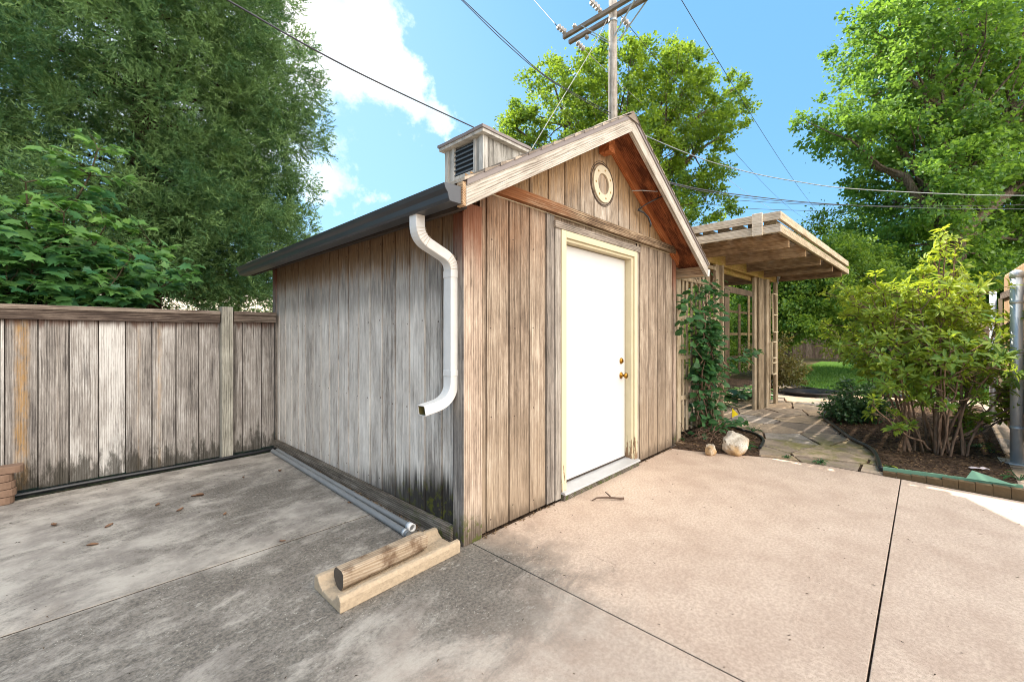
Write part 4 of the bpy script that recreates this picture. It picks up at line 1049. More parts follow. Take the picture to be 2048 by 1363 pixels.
def post(x0,x1,y0,y1,z1=ZB, z0=0.0): return pbox('post', M_pergz, x0,x1,y0,y1,z0,z1)
# left lattice side (between shed and post A)
post(3.36,3.46,.03,.07,2.2); post(4.59,4.72,.03,.07); post(4.735,4.79,-.01,.09); post(4.385,4.50,.075,.115,2.28)
for x in (3.56,3.68,3.83,3.96,4.08,4.20,4.32): pbox('lattice_slat', M_pergz, x-.028,x+.028,.045,.062,.1,2.28)
for z in (.5,1.0,1.5,1.98,2.22): pbox('lattice_slat', M_pergz, 3.46,4.58,.03,.044,z,z+.05)
pbox('side_panel', M_pergz, 3.48,3.72,.075,.095,1.72,2.2)
# right side (post B)
post(6.42,6.54,.06,.10); post(6.55,6.86,.03,.075); post(6.89,7.06,.0,.045); post(7.47,7.62,.0,.045)
for x in (7.16,7.36): pbox('lattice_slat', M_pergz, x-.015,x+.015,.06,.075,.1,2.25)
post(7.2,7.42,.08,.10,2.25,.1)
# back side: lattice between two posts
yb = 1.48
for a_ in ((8.95,9.15,yb-.06,yb-.02),(9.22,9.38,yb-.02,yb+.02),(11.9,12.05,yb,yb+.04)): pbox('post', M_pergback, *a_, 0, 2.42)
pbox('beam', M_pergback, 8.3,12.1,yb+.041,yb+.08,2.36,2.52)
for x in (10.1,10.85): pbox('lattice_slat', M_slat, x-.08,x+.08,yb-.02,yb-.003,.35,2.1 if x < 10.5 else 2.36)
for z in (.72,1.30,1.86): pbox('lattice_slat', M_slat, 9.38,11.9,yb+.001,yb+.018,z,z+.06)
b = MB(); b.lathe((7.64,.0,2.42),(0,-1,0),[(0,0),(0,.045),(.02,.045),(.03,.03),(.03,0)],14); b.box(7.625,7.655,.0,.02,2.28,2.42); b.build('hook', M_galv, pg)
pg.rotation_euler = (0,0,math.radians(-2.5))
# two small pale trellises leaning on the right side
def ladder(name, x0,x1,y,z0,z1,rungs,lab,skew=.0):
    o = thing(name, lab, 'trellis', ((x0+x1)/2,y,z0), 'pale trellises on the pergola post')
    b = MB(); b.beam((x0,y,z0),(x0-skew,y,z1),.022,.02,(0,1,0)); b.beam((x1,y,z0),(x1-skew,y,z1),.022,.02,(0,1,0)); b.build('upright', M_white_trellis, o)
    for t in rungs:
        b = MB(); z = z0+(z1-z0)*t; s_ = skew*t; b.beam((x0-s_,y-.012,z),(x1-s_,y-.012,z),.02,.024,(0,1,0))
        b.build('rung', M_white_trellis, o)
ladder('small_trellis', 7.09,7.40,-.20,1.36,2.05,(0,.45,1),'upper of two pale wooden ladder trellises on the right pergola post',.06)
ladder('small_trellis', 6.96,7.24,-.21,.60,1.18,(0,.35,.5,1),'lower of two pale wooden ladder trellises on the right pergola post',.0)

# ------------------------------------------------------------------ utility pole and wires
UPX, UPY = 9.83, 4.64
up = thing('utility_pole', 'grey wooden utility pole with two crossarms behind the shed', 'utility pole', (UPX,UPY,0))
b = MB(); b.tube([(UPX,UPY,-.2),(UPX,UPY,5),(UPX,UPY,9),(UPX,UPY,12.3)], [.17,.15,.135,.12], 18); b.build('pole', M_pole, up)
ZA = 11.2
for dx in (-.165,.165):
    b = MB(); b.box(UPX+dx-.055,UPX+dx+.055,UPY-1.9,UPY+1.75,ZA-.06-(.0 if dx<0 else .0),ZA+.06); b.build('crossarm', M_arm, up, .006)
b = MB()
for dx in (-.235,.235):
    for sy in (-1,1): b.beam((UPX+dx,UPY+sy*1.0,ZA-.02),(UPX+dx*.55,UPY+sy*.12,ZA-.85),.045,.02)
b.build('brace', M_galv, up)
b = MB(); b.lathe((UPX,UPY,ZA-.32),(0,0,1),[(0,.12),(0,.14),(.09,.14),(.09,.12)],18); b.build('pole_band', M_galv, up)
def pin(y, dx, zz=ZA+.06):
    b = MB(); b.lathe((UPX+dx,y,zz),(0,0,1),[(0,.02),(.05,.02),(.05,.06),(.09,.075),(.12,.05),(.14,.055),(.17,.03),(.18,0)],14); b.build('insulator', M_porc, up)
for y in (UPY+1.3,UPY+.35,UPY-.9): pin(y,-.165)
pin(UPY+1.05,.165, ZA-.25)
def deadend(p, d, n=3):
    b = MB(); p = Vector(p); d = Vector(d).normalized()
    for k in range(n): b.lathe(p+d*(.12+.14*k), d, [(0,.015),(.02,.06),(.05,.095),(.06,.09),(.06,.03),(.13,.02)], 14)
    b.tube([p, p+d*(.15+.14*n)], .014, 6); b.build('insulator', M_porc, up); return p+d*(.15+.14*n)
e1 = deadend((UPX+.22,UPY+1.55,ZA), (1,-.02,-.10)); e2 = deadend((UPX+.22,UPY-.15,ZA-.05), (1,-.02,-.1)); e3 = deadend((UPX+.22,UPY-1.75,ZA), (1,-.02,-.1))
e4 = deadend((UPX-.22,UPY+1.55,ZA), (-1,.02,-.05)); e5 = deadend((UPX-.22,UPY+.3,ZA+.1), (-1,.02,.0))
def wire(lab, pts, r, mat=None, sagz=0.0, name='overhead_cable', grp='overhead cables'):
    P_ = [Vector(p) for p in pts]; out = []
    if len(P_) == 2:
        out = [P_[0].lerp(P_[1],t)-Vector((0,0,sagz*4*t*(1-t))) for t in np.linspace(0,1,24)]
    else:
        for i in range(len(P_)-1):
            p0,p1,p2,p3 = P_[max(i-1,0)],P_[i],P_[i+1],P_[min(i+2,len(P_)-1)]
            for k in range(8):
                t = k/8; out.append(.5*((2*p1)+(-p0+p2)*t+(2*p0-5*p1+4*p2-p3)*t*t+(-p0+3*p1-3*p2+p3)*t**3))
        out.append(P_[-1])
    b = MB(); b.tube(out, r*.8, 6); return tag(b.build(name, mat or M_wire), lab, 'cable', grp)
FAR = 62
wire('right hand power line running from the crossarm end down to the right', [e3, at(1662,446,FAR)], .014, None, 1.0)
wire('middle power line leaving the pole just right of its top', [e2, at(1618,440,FAR)], .013, None, 1.0)
wire('power line from the left crossarm end crossing in front of the far tree', [e1, at(1575,430,FAR)], .012, M_wirelight, 1.0)
wire('dark line rising from the left crossarm end out of frame', [e4, at(1068,0,20), at(1040,-30,22)], .016)
wire('line going up and left from near the pole top', [e5, at(1120,-60,17)], .012)
wire('thick black cable crossing the sky from upper left to the cupola', [at(380,-45,6.6),at(455,0,7),at(700,137,8.6),at(955,258,10.8),at(1060,305,11.8),at(1226,368,12.9)], .019)
wire('upper of the twin dark cables falling from the top to the pole', [at(905,-20,11),at(935,8,11.2),at(1020,88,11.9),at(1100,158,12.5),at(1222,226,12.9)], .014)
wire('lower of the twin dark cables falling from the top to the pole', [at(900,-20,11.2),at(925,2,11.4),at(1010,85,12),at(1100,160,12.6),at(1222,232,13)], .014)
wire('pale guy wire slanting down left from the pole top', [at(1214,40,13.2),at(1180,105,13.4),at(1085,262,14.0),at(1020,370,14.5)], .013, M_wirelight)
wire('pale cable sagging to the right from behind the shed ridge', [at(1232,240,13),at(1293,272,12.6),at(1400,316,12),at(1500,345,11.5),at(1600,364,11.2),at(1700,377,11),at(1900,388,10.8),at(2048,391,10.6),at(2250,390,10.4)], .014, M_wirelight)
wire('grey service cable running from the shed gable to the right', [at(1300,354,4.6),at(1400,378,5.2),at(1500,392,6),at(1600,403,7),at(1700,410,8),at(1850,416,9),at(2048,418,10),at(2250,416,11)], .008)
wire('thin dark line beneath the service cable at the right', [at(1300,356,4.62),at(1420,385,5.6),at(1560,402,7),at(1720,411,8.6),at(1900,412,10),at(2100,408,12)], .005)
wire('upper of two thin distant lines under the service cable', [at(1400,395,30),at(1470,400,30),at(1600,408,30),at(1750,412,30)], .02)
wire('lower of two thin distant lines under the service cable', [at(1400,405,32),at(1500,417,32),at(1720,424,32)], .02)
# service drop hardware on the gable (belongs to the shed)
b = MB()
b.tube([(2.03,-.05,2.70),(2.10,-.12,2.705),(2.22,-.22,2.70),at(1300,354,4.6)], .004, 6)
b.build('service_clamp', M_wirelight, shed)
b = MB()
b.tube([at(1320,357,4.68),(2.3,-.27,2.68),(2.2,-.13,2.60),(2.16,-.055,2.55),(2.155,-.05,2.53)], .006, 6); b.tube([at(1318,357,4.68),(2.28,-.2,2.66),(2.19,-.09,2.58),(2.165,-.05,2.54)], .005, 6)
b.tube([(2.16,-.055,2.54),(2.24,-.075,2.525),(2.30,-.09,2.49),(2.335,-.1,2.43),(2.325,-.1,2.40)], .009, 7); b.build('service_wire', M_plastic, shed)

# ------------------------------------------------------------------ vegetation
def limb(b, p, q, r0, r1, n=5, wob=.06, bow=0.0):
    p, q = Vector(p), Vector(q); L = (q-p).length; pts = []; rs = []
    for i in range(n+1):
        t = i/n; w = wob*L*math.sin(PI*t)
        pts.append(p.lerp(q,t)+Vector((rnd.uniform(-w,w),rnd.uniform(-w,w),rnd.uniform(-w,w)*.6+bow*L*4*t*(1-t)))); rs.append(r0+(r1-r0)*t)
    b.tube(pts, rs, 6 if r0 < .06 else 9, False); return pts

def broadleaf(name, lab, base, trunk_h, lobes, mat, nclump, per, cr, leaf, tr=.2, group=None, shape=LEAF, cat='tree', barkm=None, shell=.55, tintrange=(0,1), limbs=40, flat=.7, up=.6, jit=1.0, extra_limb=None):
    """lobes: list of (center, (rx,ry,rz)); leaf clumps spread through them"""
    t = thing(name, lab, cat, base, group)
    vol = np.array([l[1][0]*l[1][1]*l[1][2] for l in lobes])**.75; vol /= vol.sum()
    idx = rng.choice(len(lobes), nclump, p=vol)
    C_ = np.array([lobes[i][0] for i in idx]); R_ = np.array([lobes[i][1] for i in idx])
    dd = rdir(nclump); rad = (shell + (1-shell)*rng.random(nclump)**.6)
    rad *= 1 + .12*rng.normal(size=nclump)
    cc = C_ + dd*R_*rad[:,None]
    size = cr*rng.uniform(.55,1.25,nclump)
    ct = np.clip(rng.uniform(tintrange[0],tintrange[1],nclump),0,1)
    n = nclump*per
    ci = np.repeat(np.arange(nclump), per)
    off = rng.normal(size=(n,3)); off[:,2] *= flat
    pos = cc[ci] + off*size[ci][:,None]*.6
    out = unit(pos - C_[ci]); d = unit(out + rng.normal(0,.8*jit,(n,3)) + np.array([0,0,-.25])); nr = unit(np.array([0,0,up]) + out*.35 + rng.normal(0,.55,(n,3)))
    L = leaf*rng.uniform(.6,1.25,n)
    tint = np.clip(ct[ci] + rng.normal(0,.18,n), 0, 1)
    inst_mesh('crown', *shape, pos, d, nr, L, L*rng.uniform(.55,.85,n), tint, mat, t)
    b = MB(); bs = Vector(base); fork = bs + Vector((0,0,trunk_h))
    b.tube([bs-Vector((0,0,.1)), bs+Vector((.02,0,trunk_h*.5)), fork], [tr*1.2, tr, tr*.85], 12)
    mains = []
    for l in lobes:
        c_ = Vector(l[0]); pts = limb(b, fork-Vector((0,0,.1)), fork.lerp(c_,.95), tr*.6, tr*.16, 6, .05, .03); mains.append(pts)
    for k in rng.choice(nclump, min(limbs,nclump), replace=False):
        m = mains[idx[k]]; a = m[rnd.randrange(2,len(m))]
        limb(b, a, cc[k], tr*.16, .008, 4, .08)
    if extra_limb: extra_limb(b)
    b.build('trunk', barkm or M_bark, t)
    return t

# cedar
def cedar():
    cb = at(285,670,9.3); cb.z = 0
    t = thing('cedar_tree', 'huge dark green cedar tree filling the upper left behind the fence', 'tree', cb)
    b = MB(); b.tube([cb+Vector((0,0,-.1)), cb+Vector((.05,0,4)), cb+Vector((.0,.05,9)), cb+Vector((0,0,13.5))], [.34,.27,.16,.03], 12)
    H = 14.0; P = []; D = []; Tn = []
    def R(z):
        if z < 1.5: return 0
        if z < 3.2: return 3.2 + (z-1.5)*.25
        if z < 8.6: return 3.62
        return max(.1, 3.6*(1-(z-8.6)/(H-8.6))**.8)
    nb = 620
    for i in range(nb):
        z0 = 2.35 + (H-2.65)*((i+rnd.random())/nb)**1.12
        az = rnd.uniform(0, 2*PI); L = R(z0)*rnd.uniform(.70,1.04)
        if L < .3: continue
        dirh = Vector((math.cos(az), math.sin(az), 0)); rise = rnd.uniform(-.12,.32)
        base = cb+Vector((0,0,z0-.3)); pts = []
        droop = rnd.uniform(.05,.22)
        for k in range(7):
            s = k/6; pts.append(base + dirh*L*s + Vector((0,0,(rise*s-droop*s*s)*L)) + Vector((rnd.uniform(-.05,.05),rnd.uniform(-.05,.05),0))*L*s)
        if i % 2 == 0: b.tube(pts[:5], [.05*L/3.5*(1-.95*k/4)+.004 for k in range(5)], 5, False)
        bt = rnd.random()
        ncl = int(7 + 11*L/3.5)
        for k in range(ncl):
            s = rnd.uniform(.30,1.0)**.75; j = min(5, int(s*6)); f = s*6-j; p = pts[j].lerp(pts[j+1], f)
            side = Vector((-dirh.y,dirh.x,0))*rnd.gauss(0,.42)*(1.25-.5*s)*L/3.0
            c_ = p+side+Vector((0,0,rnd.gauss(0,.24)))
            gd = (dirh*.7+side*.9+Vector((rnd.gauss(0,.35),rnd.gauss(0,.35),rnd.uniform(-.7,.7)))).normalized()
            P.append(c_); D.append(gd); Tn.append(min(1,max(0,bt*.7+rnd.gauss(.12,.26))))
    P = np.array(P); D = np.array(D); Tn = np.array(Tn)
    # sub-plumes then thin sprays
    rep = 9; P1 = np.repeat(P, rep, 0); D1 = unit(np.repeat(D, rep, 0)+rng.normal(0,.75,(len(P)*rep,3))); T1 = np.repeat(Tn, rep)
    P1 = P1 + D1*rng.uniform(.0,.12,(len(P1),1))
    rep2 = 15; s = rng.uniform(0,1,(len(P1)*rep2,1)); P2 = np.repeat(P1,rep2,0)+np.repeat(D1,rep2,0)*s*.26
    D2 = unit(np.repeat(D1,rep2,0)+rng.normal(0,.55,P2.shape)); T2 = np.clip(np.repeat(T1,rep2)+rng.normal(0,.12,len(P2)),0,1)
    inst_mesh('crown', *QUAD, P2, D2, rdir(len(P2)), rng.uniform(.03,.085,len(P2)), rng.uniform(.010,.022,len(P2)), T2, M_cedar, t)
    b.build('trunk', M_barkc, t)
    print('cedar sprays', len(P2))
cedar()

# maple sapling over the fence
def sapling():
    bs = Vector((-2.0,4.55,0)); t = thing('maple_sapling', 'young maple with broad lobed leaves reaching over the left fence', 'tree', bs)
    b = MB(); P=[];D=[];Nn=[];Lf=[];Ti=[]
    stems = [((-1.45,4.15,2.45),.02),((-1.75,3.75,2.45),.02),((-2.3,3.7,2.3),.02),((-2.75,3.7,2.15),.02),((-1.4,3.72,1.85),.018),((-2.15,3.62,1.8),.018),((-1.50,4.35,3.30),.03),((-2.35,4.2,2.55),.026),((-1.25,4.05,2.15),.022),((-2.95,4.15,2.45),.024),((-1.9,3.8,2.1),.022),((-.85,4.1,1.95),.02),((-2.6,3.85,1.95),.02),((-3.3,4.3,2.3),.02),((-1.05,4.5,2.4),.02),((-2.0,4.1,2.75),.022)]
    for (tip, r) in stems:
        tip = Vector(tip); s0 = bs+Vector((rnd.uniform(-.3,.3),rnd.uniform(-.2,.2),rnd.uniform(.5,1.1)))
        pts = limb(b, s0, tip, r, .006, 8, .02, .03)
        L = (tip-s0).length
        for k in range(2, 9):
            p = pts[k]
            nbr = 5 if k < 8 else 3
            for q in range(nbr):
                a = rnd.uniform(0,2*PI); ln = rnd.uniform(.22,.62)*(1.15-k/11)
                e = p+Vector((math.cos(a)*ln, math.sin(a)*ln, rnd.uniform(-.02,.22)))
                bp = limb(b, p, e, .005, .002, 3, .05)
                for w in range(9):
                    s = rnd.uniform(.2,1.12); c_ = p.lerp(e,s); an = a+rnd.gauss(0,1.0)
                    pet = Vector((math.cos(an),math.sin(an),rnd.uniform(-.1,.25)))*rnd.uniform(.03,.09)
                    P.append(c_+pet); D.append((math.cos(an),math.sin(an),rnd.uniform(-.55,.05))); Nn.append((rnd.gauss(.1,.35),rnd.gauss(-.55,.35),.8)); Lf.append(rnd.uniform(.09,.165)*(1 if k<8 else .8))
                    Ti.append(min(1,max(0,rnd.gauss(.25,.2)+(.45 if k >= 7 and tip.z > 2.4 else 0))))
    P=np.array(P);Lf=np.array(Lf)
    inst_mesh('crown', *MAPLE, P, np.array(D,float), unit(np.array(Nn,float)), Lf, Lf*1.05, np.array(Ti), M_sap, t)
    b.tube([bs-Vector((0,0,.1)),bs+Vector((0,0,1.2))], [.06,.05], 8); b.build('trunk', bark('young maple bark', S(50,46,34), S(92,84,64)), t)
    print('sapling', len(P))
sapling()

# tree behind the pole
def C(px,py,d): return tuple(at(px,py,d))
broadleaf('leafy_tree', 'sunlit yellow green tree standing behind the utility pole', (16.3,8.0,0), 6.5,
    [(C(1120,240,20),(2.6,2.6,2.6)),(C(1240,210,20),(2.6,2.6,2.7)),(C(1340,230,20.5),(2.7,2.7,2.9)),(C(1230,330,20),(3.4,3,2.6)),(C(1050,290,20),(1.4,1.5,1.4)),(C(1395,300,20.5),(1.9,2,2.4)),(C(1440,205,21),(.9,1,1.3)),(C(1370,170,20.5),(1.2,1.3,2.0)),(C(1180,165,20),(1.3,1.3,1.6)),(C(1420,400,20.5),(1.3,1.5,1.6)),(C(1300,420,20),(2.6,2.5,1.8)),(C(1345,110,20.5),(.5,.6,1.5)),(C(1270,120,20.2),(.6,.6,1.4)),(C(1205,115,20),(.55,.6,1.2)),(C(1100,150,20),(.6,.7,1.2)),(C(1475,165,21),(.45,.5,.9)),(C(1020,245,20),(.6,.7,.9)),(C(1480,240,21),(.6,.6,1.0)),(C(1395,120,20.5),(.5,.6,1.2))],
    M_ptree, 1150, 66, .27, .15, .22, shell=.45, tintrange=(0,1), limbs=130)
# big maple at right
def deadtwigs(b):
    r0 = at(1990,300,13.2)
    for k in range(7):
        a = r0; d = Vector((rnd.uniform(-.35,.1),rnd.uniform(-.3,.3),-rnd.uniform(.4,1.0)))
        p1 = a+Vector((-.12*k,.09*k,-.12)); limb(b, a, p1, .02, .014, 3); limb(b, p1, p1+d*.9, .014, .004, 5, .12)
        for q in range(3): limb(b, p1+d*.3*(q+.5), p1+d*.3*(q+.5)+Vector((rnd.uniform(-.3,.3),rnd.uniform(-.3,.3),-rnd.uniform(0,.4))), .008, .003, 3, .1)
broadleaf('maple_tree', 'large bright green maple tree filling the upper right corner', (17.2,-3.0,0), 4.4,
    [(C(1760,240,14),(1.9,2.0,1.8)),(C(1860,120,14),(2.5,2.5,2.4)),(C(1960,250,14),(2.6,2.6,2.4)),(C(2060,120,14.5),(2.8,2.8,2.8)),(C(1840,330,14),(2.1,2.1,1.7)),(C(1680,260,14),(1.2,1.3,.9)),(C(1790,60,14),(1.7,1.8,1.6)),(C(1960,-60,14.5),(3,3,2.4)),(C(2080,330,14.5),(2.6,2.6,2.2)),(C(1960,440,15),(2.4,2.4,1.5)),(C(1780,430,14.5),(1.5,1.5,1.3)),(C(2160,250,15),(3,3,3)),(C(1850,500,13.4),(1.6,1.4,1.0)),(C(1930,520,13.6),(1.7,1.4,1.1)),(C(2040,480,14),(1.9,1.8,1.4)),(C(1860,400,12.6),(1.5,1.0,1.2)),(C(1960,360,12.4),(1.5,1.0,1.2)),(C(1880,560,13),(1.2,.9,.8))],
    M_rtree, 1900, 72, .30, .135, .30, shell=.4, tintrange=(0,.9), limbs=170, extra_limb=deadtwigs)
# fine leaved tree behind the pergola
broadleaf('ornamental_tree', 'fine leaved dark green tree drooping beside the pergola above the lawn', (13.6,.9,0), 1.5,
    [(C(1620,600,12.6),(1.25,1.2,1.0)),(C(1690,640,12.4),(1.0,1.0,.75)),(C(1580,640,12.4),(.8,.9,.8)),(C(1670,540,13),(1.5,1.4,1.1)),(C(1740,600,13),(1.0,1.1,1.2)),(C(1560,560,13),(.9,.9,.9))],
    M_dtree, 800, 70, .22, .09, .09, shell=.35, tintrange=(0,1), limbs=70, shape=LEAF)
broadleaf('golden_tree', 'loose yellow green tree rising between pergola roof and maple', (18.5,1.6,0), 3.2,
    [(C(1650,490,17),(1.5,1.5,1.3)),(C(1720,470,17.5),(1.3,1.3,1.3)),(C(1610,540,17),(1.4,1.4,1.2)),(C(1770,560,17.5),(1.7,1.7,1.5))],
    M_ptree, 230, 85, .42, .11, .12, shell=.35, tintrange=(.1,1), limbs=70)
# far background trees that close the view
bgspec = [(at(1330,640,26),'broad green tree far behind the utility pole base',(3.4,3.4,3.2)),(at(1480,600,27),'rounded green tree far behind the pergola',(3.0,3.0,3.4)),(at(1590,620,30),'dense far tree behind the ornamental tree',(3.2,3.2,3.2)),(at(1800,590,30),'far shaded tree between the maple and the back fence',(4.2,4,4.0)),
          (at(1930,590,24),'dark tree behind the bush top at right',(3.0,3.0,3.2)),(at(2060,560,22),'dark tree behind the right board fence',(3.2,3.2,3.6)),(at(460,640,30),'green tree far behind the neighbouring pale roof',(5,5,3.8)),(at(150,600,26),'green tree far behind the maple sapling',(5,5,4.5))]
for p, lab, r in bgspec:
    c_ = tuple(p)
    broadleaf('background_tree', lab, (c_[0],c_[1],0), max(.8,c_[2]-.4*r[2]), [(c_,r),((c_[0]+r[0]*.5,c_[1]-.4*r[1],c_[2]-.35*r[2]),(r[0]*.6,r[1]*.6,r[2]*.6)),((c_[0]-r[0]*.45,c_[1]+.2,c_[2]+.3*r[2]),(r[0]*.6,r[1]*.6,r[2]*.65))],
              M_bg, 380, 56, .42, .2, .16, 'trees far behind', shell=.3, limbs=40)
# shrubs
def bushy(name, lab, base, lobes, mat, nclump, per, cr, leaf, shape=LEAF, cat='shrub', barkm=None, **k):
    return broadleaf(name, lab, base, .12, lobes, mat, nclump, per, cr, leaf, k.pop('tr',.03), cat=cat, shape=shape, barkm=barkm or M_barks, limbs=k.pop('limbs',30), **k)
g = gnd(1722,846); bushy('small_shrub', 'small dark green shrub at the left foot of the big bush', tuple(g), [((g.x+.1,g.y,.33),(.38,.36,.3)),((g.x-.1,g.y+.15,.2),(.3,.28,.18))], M_darkshrub, 110, 36, .10, .05, shell=.3)
bushy('rusty_shrub', 'rusty yellow shrub behind the right pergola post', (9.6,.35,0), [((9.6,.35,.7),(.5,.5,.6)),((9.9,.2,.45),(.5,.5,.45))], M_rust, 130, 40, .14, .06, shell=.3)
bushy('low_shrub', 'low green shrub at the foot of the back fence', (20.5,-.9,0), [((20.5,-.9,.5),(1.1,.9,.6))], M_darkshrub, 90, 50, .25, .12, shell=.3)
bushy('low_shrub', 'low dark shrub beyond the lawn behind the bush', (17.5,-2.6,0), [((17.5,-2.6,.6),(1.4,1.0,.8))], M_darkshrub, 110, 50, .28, .12, shell=.3)
bushy('hedge_shrub', 'leafy green shrub seen through the pergola lattice', (12.4,3.0,0), [((12.4,3.0,1.4),(1.6,1.2,1.4)),((10.6,3.0,1.2),(1.2,1.0,1.2)),((14.0,2.6,1.3),(1.3,1.0,1.3))], M_dtree, 280, 60, .3, .1, shell=.3)
bushy('hedge_shrub', 'dense shrub in the dark behind the vine covered lattice', (5.2,2.6,0), [((5.4,2.6,1.0),(1.3,.9,1.0)),((7.2,2.9,1.1),(1.2,.9,1.1))], M_darkshrub, 180, 60, .28, .1, shell=.3)

# main bush: many stems with whorls of long leaves
def bigbush():
    bs = Vector((4.78,-2.22,.0)); t = thing('big_bush', 'tall multi-stemmed bush with whorled yellow green leaves on mulch', 'bush', bs)
    b = MB(); P=[];D=[];N_=[];L_=[];W_=[];T_=[]
    # camera-right axis in plan
    rt = Vector((UX,-UY,0)); fw = Vector((UY,UX,0))
    def whorl(c_, ax, sz, tb):
        ax = ax.normalized(); n = rnd.randint(8,12); a0 = rnd.uniform(0,6)
        ref = Vector((1,0,0)) if abs(ax.x) < .8 else Vector((0,1,0)); s1 = ax.cross(ref).normalized(); s2 = ax.cross(s1)
        for k in range(n):
            a = a0+2*PI*k/n*1.0+rnd.gauss(0,.25); el = rnd.uniform(-.15,.75)
            d = (s1*math.cos(a)+s2*math.sin(a))*math.cos(el)+ax*math.sin(el)
            P.append(c_+ax*rnd.uniform(-.04,.02)+d*.012); D.append(d); N_.append(ax+Vector((rnd.gauss(0,.2),rnd.gauss(0,.2),rnd.gauss(0,.2)))); l=sz*rnd.uniform(.7,1.2); L_.append(l); W_.append(l*rnd.uniform(.28,.38)); T_.append(min(1,max(0,tb+rnd.gauss(0,.15))))
    def spray(p, d, ln, depth, tb):
        q = p+d*ln
        limb(b, p, q, .0022*depth+.0012, .0015*depth+.001, 4, .06)
        if depth <= 1:
            whorl(q, d+Vector((0,0,.5)), rnd.uniform(.065,.11), tb)
            return
        for k in range(rnd.randint(2,4) if depth > 1 else 1):
            nd = (d+Vector((rnd.gauss(0,.55),rnd.gauss(0,.55),rnd.gauss(.15,.3)))).normalized()
            spray(p.lerp(q,rnd.uniform(.65,1.0)), nd, ln*rnd.uniform(.5,.85), depth-1, tb)
    tips = []
    # (right, forward, top height)
    spec = [(-.55,.1,1.55),(-.75,-.1,1.25),(-.40,.35,1.95),(-.25,.0,1.75),(-.1,.3,1.9),(.02,-.05,1.85),(.15,.1,2.12),(.2,.4,2.0),(.3,.0,1.85),(.45,.2,1.9),(.5,-.15,1.55),(.62,.3,1.75),(.7,.05,1.5),(-.55,.45,1.8),(-.05,-.35,1.3),(.35,-.35,1.25),(-.35,-.35,1.15),(.6,.6,1.8),(.0,.65,1.8),(-.65,.65,1.6),(-.85,.25,1.35),(.75,-.2,1.15),(.85,.4,1.45),(-.3,.8,1.9)]
    for (r, f, h) in spec:
        r0 = bs+rt*(r*.22+rnd.uniform(-.12,.12))+fw*(f*.15+rnd.uniform(-.14,.14))
        r *= .70 if r < 0 else .96; tip = bs+rt*r+fw*f; tip.z = h*1.06-.28
        mid = r0.lerp(tip,.5)-(rt*r+fw*f)*.16; mid.z = h*.44
        pts = [r0*(1-s)**2+mid*2*s*(1-s)+tip*s*s for s in np.linspace(0,1,9)]
        pts = [p+Vector((rnd.uniform(-.012,.012),rnd.uniform(-.012,.012),0)) for p in pts]
        sr = rnd.uniform(.009,.021); b.tube(pts, [sr-(sr-.006)*k/8 for k in range(9)], 7, False)
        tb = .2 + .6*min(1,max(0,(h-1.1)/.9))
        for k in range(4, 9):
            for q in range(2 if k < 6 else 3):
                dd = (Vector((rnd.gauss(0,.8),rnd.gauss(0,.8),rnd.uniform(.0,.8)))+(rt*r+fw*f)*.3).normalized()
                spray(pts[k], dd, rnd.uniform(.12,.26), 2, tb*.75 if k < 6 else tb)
    # long low shoots to the right, and two tall leaders
    for (r, f, h) in ((.95,-.15,.62),(1.0,.1,.5),(-.8,-.2,.5),(.65,-.3,.7),(.95,.35,.8)):
        tip = bs+rt*r+fw*f; tip.z = h; pts = limb(b, bs+Vector((0,0,.03)), tip, .014, .005, 7, .03, -.02)
        for k in range(3,8):
            spray(pts[k], Vector((rnd.gauss(0,.7),rnd.gauss(0,.7),rnd.uniform(.2,.9))).normalized(), .10, 2, .35)
    for (r, f, h) in ((.20,.08,2.45),(.10,.05,2.33),(.34,.12,2.30)):
        a = bs+rt*(r*.85)+fw*f; a.z = 1.75; tip = bs+rt*r+fw*f; tip.z = h
        pts = limb(b, a, tip, .008, .004, 5, .02)
        for k in range(5): spray(pts[-1]-Vector((0,0,.05*k)), Vector((rnd.gauss(0,.6),rnd.gauss(0,.6),.5)).normalized(), .055, 1, .9)
    A = lambda q: np.array([tuple(v) for v in q])
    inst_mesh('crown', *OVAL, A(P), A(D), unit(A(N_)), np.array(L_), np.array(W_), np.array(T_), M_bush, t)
    b.build('stems', M_barks, t); print('bush', len(P))
bigbush()
